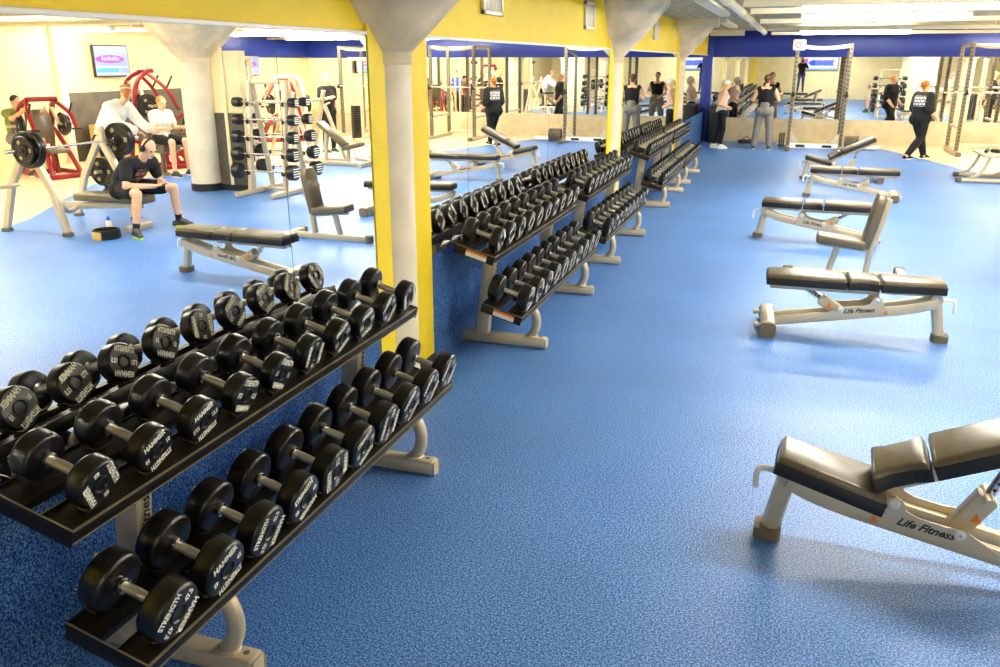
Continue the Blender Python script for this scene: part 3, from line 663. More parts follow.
# ---------------------------------------------------------------- fixed barbell rack
t=thing('barbell_rack','silver A-frame rack of fixed barbells seen in the first mirror','barbell rack',(5.95,12.0,0))
for x in (-.33,.33):
    m=MB(); m.tube([(x,-.22,.06),(x,-.03,1.8)],0,sec=(.07,.08),up=(0,1,0)); m.tube([(x,.42,.06),(x,.05,1.8)],0,sec=(.07,.08),up=(0,1,0)); m.build('post','steel',t)
    m=MB(); m.tube([(x,-.62,.045),(x,.8,.045)],0,sec=(.09,.08,.4),bev=.01); m.build('foot','steel',t)
    m=MB()
    for k in range(5):
        z=.36+k*.27
        yb=-.19+.145*(z/1.8)*1.2; m.prism([(yb,z-.05),(yb-.14+.012*k,z-.03),(yb-.14+.012*k,z+.03),(yb-.11+.012*k,z-.005),(yb,z)],'x',x-.015,x+.015); 
        yf=.40-.3*(z/1.8); m.prism([(yf,z-.05),(yf+.14-.012*k,z-.03),(yf+.14-.012*k,z+.03),(yf+.11-.012*k,z-.005),(yf,z)],'x',x-.015,x+.015)
    m.build('cradle','steel_d',t)
m=MB(); m.tube([(-.33,.0,1.78),(.33,0,1.78)],0,sec=(.08,.06)); m.tube([(-.33,.1,.06),(.33,.1,.06)],0,sec=(.06,.05)); m.build('cross_beam','steel',t)
def fixed_barbell(label,loc,R):
    b=thing('fixed_barbell',label,'barbell',loc,0,'fixed barbells on the A-frame rack'); 
    m=MB(); m.rod((-.5,0,0),(.5,0,0),.016); m.build('bar','chrome',b)
    for s in (-1,1):
        m=MB(); m.lathe([(0,-.07),(R*.9,-.07),(R,-.055),(R,.055),(R*.9,.07),(0,.07)],(s*.52,0,0),ax='x',n=24)
        for k in range(4): m.box((s*.52+s*.070-.001,-R*.7,-R*.55+k*R*.32),(s*.52+s*.070+.001,R*.7,-R*.55+k*R*.32+R*.12),0,1)
        m.build('head',['urethane','letter'],b)
    return b
for k in range(5):
    z=.36+k*.27; R=.125-.012*k; y=12.0-.19+.145*(z/1.8)*1.2-.11+.012*k
    fixed_barbell('fixed black barbell, %s from the bottom on the front of the A-frame rack'%['lowest','second','third','fourth','fifth'][k],(5.95,y,z+.03),R)
    fixed_barbell('fixed black barbell, %s from the bottom on the back of the A-frame rack'%['lowest','second','third','fourth','fifth'][k],(5.95,12.0+.40-.3*(z/1.8)+.11-.012*k,z+.03),R)
# ---------------------------------------------------------------- red plate-loaded machines and silver machines
def lever_machine(label,loc,rz,paint='red',tall=1.5,plates=2,pl='lever machine'):
    t=thing('plate_loaded_machine',label,'exercise machine',loc,rz)
    m=MB()
    for s in (-.38,.38): m.tube([(-.75,s,.05),(.7,s*.8,.05)],0,sec=(.08,.08,.3),bev=.01)
    m.tube([(-.72,-.42,.05),(-.72,.42,.05)],0,sec=(.08,.08,.3)); m.tube([(.66,-.36,.05),(.66,.36,.05)],0,sec=(.08,.08,.3)); m.build('base',paint,t)
    for s in (-.3,.3):
        m=MB(); m.tube(smooth_path([(.62,s,.06),(.55,s,.6),(.35,s,tall*.86),(.05,s*.8,tall)],5),0,sec=(.08,.09,.4),up=(0,1,0)); m.build('frame_arch',paint,t)
        m=MB(); m.tube([(-.55,s*.9,.06),(-.2,s*.6,.62),(.45,s,.9)],0,sec=(.07,.07),up=(0,1,0)); m.build('frame_strut',paint,t)
        m=MB(); m.tube(smooth_path([(.1,s*.85,tall*.98),(-.2,s*1.25,tall*.82),(-.38,s*1.3,tall*.62)],5),0,sec=(.06,.07,.4),up=(0,1,0)); m.rod((-.38,s*1.3-.09,tall*.62),(-.38,s*1.3+.09,tall*.62),.02,n=12,mi=1); m.rod((-.2,s*1.25,tall*.82),(-.34,s*1.25,tall*.95),.02,n=12,mi=1)
        m.build('lever_arm',[paint,'black'],t)
        m=MB(); m.rod((.2,s*1.1,tall*.66),(.2,s*2.1,tall*.66),.025); m.tube([(.2,s*1.1,tall*.66),(.3,s*.9,tall*.9)],0,sec=(.06,.06),up=(0,1,0)); m.build('plate_peg','steel',t)
    m=MB(); m.tube([(.0,-.26,tall),(.0,.26,tall)],.045,14); m.build('cross_tube',paint,t)
    m=MB(); m.box((-.42,-.2,.44),(.02,.2,.52),.03); m.build('seat','vinyl',t,50)
    m=MB(); m.prism([(-.18,.6),(.18,.6),(.2,1.1),(.13,1.25),(-.13,1.25),(-.2,1.1)],'x',.08,.16,0,.02,M.Rotation(rad(8),4,'Y')@M.Translation((-.05,0,0))); m.build('back_pad','vinyl',t,50)
    m=MB(); m.tube([(-.2,0,.06),(-.15,0,.45)],0,sec=(.08,.08),up=(1,0,0)); m.tube([(.0,0,.4),(.5,0,.62)],0,sec=(.07,.07)); m.build('seat_post',paint,t)
    Rz=M.Rotation(rz,4,'Z')
    for s in (-1,1):
        for k in range(plates):
            p=V(loc)+Rz@V((.2,s*(.40+.055*k),tall*.66)); plate('black plate on the peg of the %s, %s side, %s'%(pl,'left' if s<0 else 'right',['inner','outer','outermost'][k]),p,.225-.03*k,(0,0,rz+PI/2),'plates on the lever machines',.045)
    return t
lever_machine('red plate loaded row machine used by the man in green, seen in the mirror',(11.3,12.6,0),rad(20),'red',1.42,2,'red row machine')
lever_machine('tall red plate loaded press machine beside the column, seen in the mirror',(10.1,14.1,0),rad(-60),'red',1.92,2,'tall red press')
lever_machine('low red plate loaded machine near the dark wall panel',(11.3,16.9,0),rad(100),'red',1.0,1,'low red machine')
lever_machine('red plate loaded machine in the far right corner by the back wall',(11.2,20.3,0),rad(140),'red',1.7,2,'far corner red machine')
lever_machine('silver plate loaded machine behind the A-frame rack',(9.1,17.4,0),rad(-140),'steel',1.75,2,'silver press machine')
def cable_machine(label,loc,rz):
    t=thing('cable_machine',label,'exercise machine',loc,rz)
    for x in (-.55,.55):
        for y in (-.25,.25):
            m=MB(); m.tube([(x,y,.05),(x,y,2.15)],0,sec=(.07,.07)); m.build('post','steel',t)
        m=MB(); m.tube([(x,-.5,.04),(x,.5,.04)],0,sec=(.08,.08,.3),bev=.01); m.build('foot','steel',t)
        m=MB()
        for k in range(14): m.box((x-.14 if x<0 else x-.06,-.1,.14+k*.06),(x+.06 if x<0 else x+.14,.1,.195+k*.06),.006)
        m.build('weight_stack','black',t)
    m=MB(); m.tube([(-.6,-.25,2.15),(.6,-.25,2.15)],0,sec=(.08,.08)); m.tube([(-.6,.25,2.15),(.6,.25,2.15)],0,sec=(.08,.08)); m.build('top_beam','steel',t)
    m=MB()
    for x in (-.3,.3): m.lathe([(0,-.02),(.06,-.02),(.05,0),(.06,.02),(0,.02)],(x,-.33,2.05),ax='x',n=18); m.rod((x,-.33,2.0),(x,-.36,1.1),.006,n=8); m.rod((x,-.33,2.05),(x,-.25,2.12),.012,n=8)
    m.build('pulley','black',t)
    m=MB(); m.tube(smooth_path([(-.45,-.36,1.05),(-.3,-.36,1.1),(.3,-.36,1.1),(.45,-.36,1.05)],4),.014,10); m.build('handle_bar','chrome',t)
    return t
cable_machine('silver cable machine with twin weight stacks beyond the A-frame rack',(8.5,14.2,0),rad(-75))
cable_machine('silver cable machine near the right wall under the blue band',(11.5,18.6,0),rad(-80))
cable_machine('silver cable machine in front of the far column',(8.6,20.9,0),rad(-60))
# inclined bench press beyond
t=thing('incline_press_bench','silver inclined press bench with black pads, seen at the right of the first mirror','bench press',(6.95,15.8,0),PI)
m=MB(); A=M.Translation((.25,0,.42)); m.box((-.75,-.14,-.05),(.0,.14,.04),.02,0,A@M.Rotation(rad(38),4,'Y')); m.build('back_pad','vinyl',t,50)
m=MB(); m.box((-.2,-.16,-.04),(.2,.16,.05),.02,0,M.Translation((.42,0,.40))@M.Rotation(rad(-14),4,'Y')); m.build('seat_pad','vinyl',t,50)
m=MB(); m.tube([(-.9,0,.05),(.7,0,.05)],0,sec=(.08,.08),bev=.01); m.tube([(.3,0,.05),(.3,0,.38)],0,sec=(.07,.07),up=(1,0,0)); m.tube([(-.25,0,.05),(-.2,0,.72)],0,sec=(.07,.07),up=(1,0,0)); m.tube([(.7,-.3,.05),(.7,.3,.05)],0,sec=(.08,.08)); m.build('frame','steel',t)
for y in (-.6,.6):
    m=MB(); m.tube([(-.9,y,.05),(-.55,y,1.5)],0,sec=(.08,.08),up=(0,1,0)); m.tube([(-.1,y,.05),(-.55,y,1.2)],0,sec=(.07,.07),up=(0,1,0)); m.tube([(-1.0,y,.04),(.0,y,.04)],0,sec=(.08,.07)); m.tube([(-.55,y,1.2),(-.42,y,1.25)],.02,10); m.build('upright','steel',t)
m=MB(); m.tube([(-.9,-.6,.2),(-.9,.6,.2)],0,sec=(.07,.07)); m.tube([(-.62,-.6,1.3),(-.62,.6,1.3)],0,sec=(.06,.06)); m.build('cross_beam','steel',t)
# plyometric box
m=MB(); m.box((11.85,14.75,0),(12.4,15.55,.78),.006); m.box((11.84,15.05,.6),(11.852,15.2,.66),.004,1); tag(m.build('plyo_box',['wood','black']),'plain plywood jump box against the dark wall panel','box')
# cross trainers behind
# ================================================================ people
def remesh(mb,name,m,parent,vox=.011,it=3,mats=None):
    me=bpy.data.meshes.new('tmp'); me.from_pydata([tuple(v) for v in mb.v],[],mb.f)
    bm=bmesh.new(); bm.from_mesh(me); bmesh.ops.recalc_face_normals(bm,faces=bm.faces); bm.to_mesh(me); bm.free()
    o=bpy.data.objects.new('tmp',me); C.objects.link(o)
    r=o.modifiers.new('r','REMESH'); r.mode='VOXEL'; r.voxel_size=vox; r.use_smooth_shade=True
    s=o.modifiers.new('s','SMOOTH'); s.factor=.5; s.iterations=it
    bpy.context.view_layer.update()
    dg=bpy.context.evaluated_depsgraph_get(); nm=bpy.data.meshes.new_from_object(o.evaluated_get(dg))
    bpy.data.objects.remove(o); bpy.data.meshes.remove(me)
    nm.name=name; nm.materials.clear()
    for q in (mats or [m]): nm.materials.append(MT[q] if isinstance(q,str) else q)
    nm.polygons.foreach_set('use_smooth',[True]*len(nm.polygons))
    n=bpy.data.objects.new(name,nm); C.objects.link(n); n.parent=parent; return n
def stand(x,y,z,h,hd,**ov):
    # joints of a standing figure facing heading hd (degrees from +x)
    J=dict(pelvis=(0,0,.95),waist=(0,0,1.10),chest=(.0,0,1.30),neck=(-.01,0,1.47),head=(.025,0,1.635),
     shl=(0,.185,1.415),shr=(0,-.185,1.415),ell=(-.03,.24,1.13),elr=(-.03,-.24,1.13),wrl=(.06,.25,.89),wrr=(.06,-.25,.89),
     hipl=(0,.095,.93),hipr=(0,-.095,.93),knl=(.02,.11,.50),knr=(.02,-.11,.50),anl=(-.02,.12,.085),anr=(-.02,-.12,.085))
    for k,v in ov.items(): J[k]=v
    s=h/1.75; c,sn=math.cos(rad(hd)),math.sin(rad(hd))
    out={k:V((x+s*(v[0]*c-v[1]*sn),y+s*(v[0]*sn+v[1]*c),z+s*v[2])) for k,v in J.items()}
    f=V((c,sn,0)); out['face']=ov.get('face_dir') or f; out['toe']=f; out['s']=s
    return out
def person(label,J,skin,wear,build=1.0,vox=.011,face=None,fem=0,group=None):
    s=J.get('s',1.0); F=(face if face is not None else J['face']).normalized(); side=F.cross(V((0,0,1)))
    if side.length<.05: side=V((0,1,0))
    side=-side.normalized(); up=side.cross(F)*-1
    if up.z<0: up=-up
    foot=(J['anl']+J['anr'])/2; zmin=min(J['anl'].z,J['anr'].z)-.085*s
    base=V((foot.x,foot.y,zmin)) if not J.get('seat') else V((J['pelvis'].x,J['pelvis'].y,J['seat']))
    t=thing('person',label,'person',base,0,group)
    Q={k:(v-base if isinstance(v,V) and k not in('face','toe') else v) for k,v in J.items()}
    tf=J['toe'].normalized(); tz={}
    b_=build
    def torso(m,g,hips=1,chest=1):
        if chest:
            m.cap(Q['shl']*.88+Q['shr']*.12,Q['shr']*.88+Q['shl']*.12,.075*s+g,.075*s+g)
            m.cap(Q['chest'],Q['waist'],.135*s*b_+g,.118*s*b_+g); 
            ax=(Q['shl']-Q['shr']).normalized()*.06*s
            m.cap(Q['chest']+ax,Q['waist']+ax*.8,.115*s*b_+g,.1*s*b_+g); m.cap(Q['chest']-ax,Q['waist']-ax*.8,.115*s*b_+g,.1*s*b_+g)
            mid=(Q['shl']+Q['shr'])/2; m.cap(mid,Q['chest'],.085*s+g,.12*s*b_+g)
            if fem:
                ff=J['toe'].normalized(); 
                for q in (-1,1): m.ell(Q['chest']+ax*.9*q+ff*.09*s+V((0,0,.0)),(.065*s+g,)*3,12)
        if hips:
            m.cap(Q['waist'],Q['pelvis'],.118*s*b_+g,.125*s*b_+g); m.cap(Q['hipl'],Q['hipr'],.108*s*b_+g,.108*s*b_+g)
            ff=J['toe'].normalized(); m.cap(Q['hipl']-ff*.035*s-V((0,0,.02*s)),Q['hipr']-ff*.035*s-V((0,0,.02*s)),.1*s*b_+g,.1*s*b_+g)
    def arm(m,k,g,a0=0,a1=2):
        sh,el,wr=Q['sh'+k],Q['el'+k],Q['wr'+k]
        if a0<1:
            e=min(a1,1); m.cap(sh,sh.lerp(el,e),.056*s*b_+g,(.056-.015*e)*s*b_+g)
        if a1>1: m.cap(el,el.lerp(wr,a1-1),.043*s*b_+g,(.043-.014*(a1-1))*s*b_+g)
    def leg(m,k,g,a1=2,flare=0):
        hp,kn,an=Q['hip'+k],Q['kn'+k],Q['an'+k]
        e=min(a1,1); m.cap(hp,hp.lerp(kn,e),.09*s*b_+g,(.09-.032*e)*s*b_+g+flare*.5*e)
        if a1>1:
            e=a1-1; m.cap(kn,kn.lerp(an,e),.058*s*b_+g+flare*.5,(.058-.02*e)*s*b_+g+flare); 
            m.cap(kn.lerp(an,.12)-tf*.012*s,kn.lerp(an,.5)-tf*.018*s,.05*s*b_+g,.046*s*b_+g)
    def toe(k):
        d=(tz.get(k) or J.get('toe'+k) or tf).normalized(); return d
    hd=Q['head']
    m=MB(); torso(m,0)
    for k in 'lr':
        arm(m,k,0); leg(m,k,0); d=toe(k); an=Q['an'+k]
        m.cap(an-d*.045*s-V((0,0,.045*s)),an+d*.15*s-V((0,0,.055*s)),.036*s,.026*s); m.cap(an,an+d*.08*s-V((0,0,.045*s)),.038*s,.03*s)
        # hand: palm, four fingers of unequal length bent at the knuckle, a thumb from the side
        el,wr=Q['el'+k],Q['wr'+k]; fd=(J.get('hd'+k) or (wr-el)).normalized()
        pn=J.get('pn'+k) or (side*(-1 if k=='l' else 1)); pn=(pn-fd*pn.dot(fd)).normalized(); sd=fd.cross(pn)*(1 if k=='l' else -1)
        P1=wr+fd*.085*s
        for q in (-1,0,1): m.cap(wr+sd*q*.014*s,P1+sd*q*.026*s,.019*s,.015*s,10)
        for i,(o_,L_) in enumerate([(-1.5,.058),(-.5,.074),(.5,.08),(1.5,.07)]):
            a=P1+sd*o_*.0185*s; kn=a+(fd*.9+pn*.35).normalized()*L_*.55*s; m.cap(a,kn,.0095*s,.009*s,8); m.cap(kn,kn+(fd*.5+pn*.85).normalized()*L_*.5*s,.009*s,.0075*s,8)
        a=wr+fd*.025*s+sd*.026*s; kn=a+(fd*.6+sd*.7+pn*.25).normalized()*.045*s; m.cap(a,kn,.0125*s,.0105*s,8); m.cap(kn,kn+(fd*.8+pn*.5+sd*.2).normalized()*.034*s,.0105*s,.0085*s,8)
    m.cap(Q['neck']-V((0,0,.03*s)),hd-F*.02*s-up*.05*s,.056*s,.054*s)
    m.ell(hd+up*.03*s-F*.012*s,(.094*s,.076*s,.092*s),20,rot=M((F,-side,up)).transposed() if 1 else None)
    m.cap(hd+F*.045*s-up*.075*s,hd+F*.02*s-up*.0*s,.042*s,.064*s)
    m.cap(hd+F*.058*s-up*.082*s,hd+F*.045*s-up*.05*s,.026*s,.04*s)
    m.cap(hd+F*.088*s+up*.01*s,hd+F*.106*s-up*.028*s,.009*s,.0145*s,8)
    for q in (-1,1):
        m.ell(hd+side*q*.077*s-F*.012*s-up*.008*s,(.016*s,.009*s,.030*s),10,rot=M((F,-side,up)).transposed())
        m.cap(hd+side*q*.045*s+F*.077*s+up*.026*s,hd+side*q*.016*s+F*.086*s+up*.024*s,.008*s,.008*s,8)
    remesh(m,'body',skin,t,vox)
    for q in (-1,1):
        e=MB(); e.ell(hd+side*q*.031*s+F*.082*s+up*.010*s,(.010*s,.013*s,.008*s),10,rot=M((F,-side,up)).transposed()); e.build('eye','eye',t)
    e=MB(); e.cap(hd+side*.02*s+F*.094*s-up*.052*s,hd-side*.02*s+F*.094*s-up*.052*s,.007*s,.007*s,8); e.build('mouth','lips',t)
    R3=M((F,-side,up)).transposed()
    for w in wear:
        kind,mt=w[0],w[1]; opt=w[2] if len(w)>2 else {}
        m=MB()
        if kind in('tank','tshirt','longsleeve','crop'):
            g=opt.get('g',.013)
            torso(m,g,hips=0); 
            if kind!='crop': m.cap(Q['waist'],Q['pelvis']*.9+Q['waist']*.1,.118*s*b_+g,.128*s*b_+g); m.cap(Q['hipl'].lerp(Q['waist'],.45),Q['hipr'].lerp(Q['waist'],.45),.104*s*b_+g,.104*s*b_+g)
            a1={'tank':-.1,'crop':-.1,'tshirt':.62,'longsleeve':1.86}[kind]; a1=opt.get('a1',a1)
            for k in 'lr':
                if a1>0: arm(m,k,g+.004,0,a1)
            if kind in('tank','crop'):
                # keep the shoulders bare: build again with a narrower yoke
                m=MB(); ax=(Q['shl']-Q['shr']).normalized()*.06*s
                for q in (-1,1): m.cap(Q['chest']+ax*q,Q['waist']+ax*.8*q,.115*s*b_+g,.1*s*b_+g); m.cap(Q['chest']+ax*q,(Q['shl'] if q>0 else Q['shr']).lerp((Q['shl']+Q['shr'])/2,.17),.1*s*b_+g,.072*s+g)
                m.cap(Q['chest'],Q['waist'],.135*s*b_+g,.118*s*b_+g)
                if fem:
                    for q in (-1,1): m.ell(Q['chest']+ax*.9*q+tf*.09*s,(.065*s+g,)*3,12)
                if kind=='tank': m.cap(Q['waist'],Q['pelvis'].lerp(Q['waist'],.1),.118*s*b_+g,.128*s*b_+g); m.cap(Q['hipl'].lerp(Q['waist'],.35),Q['hipr'].lerp(Q['waist'],.35),.106*s*b_+g,.106*s*b_+g)
            if opt.get('hood'): m.ell(Q['neck']-J['toe']*.06*s-V((0,0,.02)),(.10*s,.12*s,.08*s),14)
            o=remesh(m,opt.get('name',{'tank':'tank_top','crop':'top','tshirt':'shirt','longsleeve':'shirt'}[kind]),mt,t,vox,4)
        elif kind in('pants','leggings','shorts'):
            g=opt.get('g',.016 if kind!='leggings' else .007)
            m.cap(Q['waist'].lerp(Q['pelvis'],.75),Q['pelvis'],.112*s*b_+g,.125*s*b_+g); torso(m,g,1,0)
            m2=MB(); m2.v,m2.f,m2.m=m.v,m.f,m.m
            for k in 'lr': leg(m2,k,g,opt.get('a1',1.9 if kind!='shorts' else .8),opt.get('flare',0))
            o=remesh(m2,{'pants':'trousers','leggings':'leggings','shorts':'shorts'}[kind],mt,t,vox,4)
        elif kind=='shoes':
            for k in 'lr':
                m=MB(); d=toe(k); an=Q['an'+k]; 
                m.cap(an-d*.05*s-V((0,0,.04*s)),an+d*.155*s-V((0,0,.052*s)),.044*s,.032*s); m.cap(an+V((0,0,.01*s)),an+d*.09*s-V((0,0,.03*s)),.046*s,.04*s)
                o=remesh(m,'shoe',mt,t,min(vox,.010),2); zz=zmin-base.z
                so=MB(); p=d.cross(V((0,0,1))); 
                pts=[]
                for i in range(18):
                    a=2*PI*i/18; ca,sa=math.cos(a),math.sin(a); ww=.046 if ca<.2 else .046-.01*ca
                    q=an+d*(.052+.142*ca)*s+p*ww*sa*s; pts.append((q.x,q.y))
                z0=an.z-.085*s; so.prism(pts,'z',z0,z0+.024*s,0,.003); so.build('sole',opt.get('sole','white'),o)
        elif kind=='socks':
            for k in 'lr':
                m=MB(); m.cap(Q['kn'+k].lerp(Q['an'+k],.62),Q['an'+k],.046*s,.042*s); remesh(m,'sock',mt,t,vox,2)
        elif kind=='hair':
            m.ell(hd+up*.042*s-F*.024*s,(.098*s,.083*s,.088*s),18,rot=R3); m.cap(hd-F*.06*s-up*.0*s,hd-F*.055*s-up*.045*s,.05*s,.045*s)
            if opt.get('bun'): m.ell(hd-F*.11*s+up*.05*s,(.05*s,.05*s,.05*s),12)
            if opt.get('tail'): m.cap(hd-F*.10*s+up*.03*s,hd-F*.15*s-up*.11*s,.04*s,.022*s)
            if opt.get('long'): m.cap(hd-F*.07*s,hd-F*.085*s-up*.16*s,.075*s,.05*s)
            if opt.get('tuft'): 
                for i in range(9): m.ell(hd+up*(.085+.012*(i%3))*s-F*(.05-.02*(i%4))*s+side*(i-4)*.014*s,(.034*s,)*3,10)
            remesh(m,'hair',mt,t,vox,1)
        elif kind=='cap':
            m.ell(hd+up*.050*s-F*.012*s,(.108*s,.091*s,.085*s),18,rot=R3)
            m.ell(hd+up*.052*s+F*.125*s,(.075*s,.07*s,.012*s),16,rot=R3)
            remesh(m,'cap',mt,t,vox,1)
        elif kind=='headphones':
            pts=[hd+side*math.cos(rad(a))*.092*s+up*(.02+math.sin(rad(a))*.118)*s-F*.01*s for a in range(0,181,12)]
            m.tube([tuple(p) for p in pts],.012*s,10)
            for q in (-1,1): m.lathe([(0,-.018*s),(.036*s,-.018*s),(.042*s,-.006*s),(.042*s,.012*s),(.03*s,.02*s),(0,.02*s)],n=18,mx=M.Translation(hd+side*q*.094*s+up*.005*s-F*.008*s)@side.to_track_quat('Z','Y').to_matrix().to_4x4())
            m.build('headphones',mt,t)
        elif kind=='headband':
            pts=[hd+up*.062*s-F*.012*s+(side*math.cos(rad(a))*.082+F*math.sin(rad(a))*.098)*s for a in range(0,361,20)]
            m.tube([tuple(p) for p in pts],0,sec=(.035*s,.012*s),up=up); m.build('headband',mt,t)
    return t,base
def print_patch(name,col,bg,lo,hi,dirn):
    # cloth with a block of broken pale bars printed on one side of it
    m=mat(name,bg,.85); nt=m.node_tree; L=nt.links.new; b=nt.nodes['Principled BSDF']
    g=nt.nodes.new('ShaderNodeTexCoord'); sp=nt.nodes.new('ShaderNodeSeparateXYZ'); L(g.outputs['Object'],sp.inputs[0])
    nz=nt.nodes.new('ShaderNodeTexBrick'); nz.inputs['Scale'].default_value=1; nz.inputs['Color1'].default_value=(1,1,1,1); nz.inputs['Color2'].default_value=(.75,.75,.75,1); nz.inputs['Mortar'].default_value=(0,0,0,1)
    nz.inputs['Brick Width'].default_value=.07; nz.inputs['Row Height'].default_value=.062; nz.inputs['Mortar Size'].default_value=.008
    cx=nt.nodes.new('ShaderNodeCombineXYZ')
    dt=nt.nodes.new('ShaderNodeVectorMath'); dt.operation='DOT_PRODUCT'; dt.inputs[1].default_value=(-dirn[1],dirn[0],0); L(g.outputs['Object'],dt.inputs[0])
    L(dt.outputs['Value'],cx.inputs[0]); L(sp.outputs['Z'],cx.inputs[1]); L(cx.outputs[0],nz.inputs['Vector'])
    ge=nt.nodes.new('ShaderNodeNewGeometry'); dn=nt.nodes.new('ShaderNodeVectorMath'); dn.operation='DOT_PRODUCT'; dn.inputs[1].default_value=(dirn[0],dirn[1],0); L(ge.outputs['Normal'],dn.inputs[0])
    def cmp(sock,op,v):
        n=nt.nodes.new('ShaderNodeMath'); n.operation=op; n.inputs[1].default_value=v; L(sock,n.inputs[0]); return n.outputs[0]
    def mul(a,b_):
        n=nt.nodes.new('ShaderNodeMath'); n.operation='MULTIPLY'; L(a,n.inputs[0]); L(b_,n.inputs[1]); return n.outputs[0]
    f=mul(mul(cmp(dt.outputs['Value'],'GREATER_THAN',lo[0]),cmp(dt.outputs['Value'],'LESS_THAN',hi[0])),mul(cmp(sp.outputs['Z'],'GREATER_THAN',lo[1]),cmp(sp.outputs['Z'],'LESS_THAN',hi[1])))
    f=mul(f,cmp(dn.outputs['Value'],'GREATER_THAN',.25))
    f=mul(f,nz.outputs['Color'])
    mx=nt.nodes.new('ShaderNodeMix'); mx.data_type='RGBA'; mx.inputs['A'].default_value=(*bg,1); mx.inputs['B'].default_value=(*col,1); L(f,mx.inputs['Factor']); L(mx.outputs['Result'],b.inputs['Base Color'])
    MT[name]=m; return name
# woman in black walking by the right power rack
J=stand(5.2,20.9,0,1.69,35,knl=(.18,.10,.49),anl=(.33,.11,.085),knr=(.0,-.10,.50),anr=(-.33,-.10,.11),pelvis=(0,0,.93),elr=(-.03,-.27,1.14),wrr=(.12,-.33,.98),ell=(-.02,.25,1.15),wrl=(.14,.2,.95))
pk=print_patch('printed_black_cloth',(.85,.84,.78),(.012,.012,.014),(-.13,1.16),(.13,1.38),(-math.cos(rad(60)),-math.sin(rad(60))))
person('woman in black clothes walking past the right power rack, white print on her back',J,'skin',[('longsleeve',pk,{'a1':1.15,'g':.028}),('leggings','cloth_black',{'g':.014}),('shoes','cloth_black',{'sole':'white'}),('hair','hair_red',{'bun':1})],1.42,fem=1)
# man in the black tank top
J=stand(1.86,22.15,0,1.78,85,anl=(.0,.19,.085),anr=(.0,-.17,.085),knl=(.02,.15,.5),knr=(.02,-.14,.5),ell=(-.02,.30,1.17),wrl=(.2,.17,1.08),elr=(-.02,-.30,1.17),wrr=(.22,-.14,1.12))
person('man in a black tank top and grey sweatpants facing the back mirror',J,'skin',[('tank','cloth_black'),('pants','cloth_grey',{'g':.022,'flare':.010}),('shoes','shoe',{'sole':'white'}),('hair','hair_brown')],1.08)
# woman in the cap
J=stand(.84,22.15,0,1.66,14,pelvis=(-.04,0,.95),chest=(.0,0,1.31),neck=(.03,0,1.47),head=(.07,0,1.63),shl=(.02,.17,1.41),shr=(.02,-.17,1.41),ell=(-.12,.22,1.15),wrl=(.12,.16,1.07),elr=(-.12,-.23,1.15),wrr=(.12,-.15,1.06),knl=(-.03,.09,.5),knr=(.05,-.09,.5),anl=(-.16,.1,.085),anr=(.0,-.1,.085))
person('woman in a pale cap, pink top and black leggings near the corner',J,'skin',[('crop','cloth_pink'),('tank','cloth_lgrey',{'g':.010,'name':'vest'}),('leggings','cloth_black'),('shoes','cloth_white',{'sole':'white'}),('hair','hair_blond',{'tail':1}),('cap','cloth_white')],.95,fem=1)
# the photographer, standing on a bench behind the lens
J=stand(2.78,-.42,.495,1.74,90,ell=(.16,.27,1.28),elr=(.16,-.27,1.28),wrl=(.27,.08,1.53),wrr=(.27,-.08,1.53),anl=(0,.14,.085),anr=(0,-.14,.085))
J['hdl']=V((-.0,.3,1)); J['hdr']=V((.0,.3,1))
person('photographer in black top and blue jeans standing on a bench, seen in the back mirror',J,'skin',[('longsleeve','cloth_black'),('pants',"denim",{'g':.010}),('shoes','shoe'),('hair','hair_brown')],1.0)
ct=thing('camera',"photographer's black camera held up to the face",'camera',(2.78,-.14,2.04))
m=MB(); m.box((-.07,-.03,.0),(.07,.03,.10),.012); m.box((-.03,-.028,.095),(.03,.028,.125),.012); m.build('camera_body','black',ct)
m=MB(); m.lathe([(0,.02),(.035,.02),(.036,.09),(.03,.095),(.028,.08),(0,.075)],(0,0,.05),ax='y',n=20); m.build('lens','black',ct)
# seated man in headphones
J=dict(pelvis=V((5.98,8.65,.555)),waist=V((5.96,8.65,.66)),chest=V((5.80,8.65,.80)),neck=V((5.66,8.65,.92)),head=V((5.52,8.655,1.055)),
 shl=V((5.72,8.45,.865)),shr=V((5.68,8.86,.87)),ell=V((5.66,8.33,.62)),elr=V((5.68,8.96,.62)),wrl=V((5.44,8.58,.60)),wrr=V((5.43,8.74,.62)),
 hipl=V((5.95,8.55,.55)),hipr=V((5.95,8.75,.55)),knl=V((5.50,8.33,.53)),knr=V((5.48,8.97,.53)),anl=V((5.52,8.25,.085)),anr=V((5.50,9.03,.085)),
 toe=V((-1,0,0)),toel=V((-.8,-.45,0)),toer=V((-.85,.4,0)),face=V((-.86,-.1,-.5)),s=1.0,seat=.46,hdl=V((-.6,.7,.1)),hdr=V((-.6,-.7,.1)),pnl=V((0,.2,1)),pnr=V((0,-.2,1)))
tp=print_patch('tee_black_cloth',(.40,.16,.10),(.012,.012,.014),(-.09,.16),(.09,.34),(-1,0))
person('seated man in black t-shirt and headphones looking down, reflected in the first mirror',J,'skin',[('tshirt',tp,{'g':.02}),('shorts','cloth_black',{'g':.022,'a1':.72}),('socks','cloth_black'),('shoes','shoe',{'sole':'lime'}),('headphones','black')],1.05,.009,face=J['face'])
o=MB().box((5.335,8.62,.615),(5.41,8.70,.625),.003).build('phone','black'); o.rotation_euler=(0,0,0); tag(o,'dark phone in the hands of the seated man','phone')
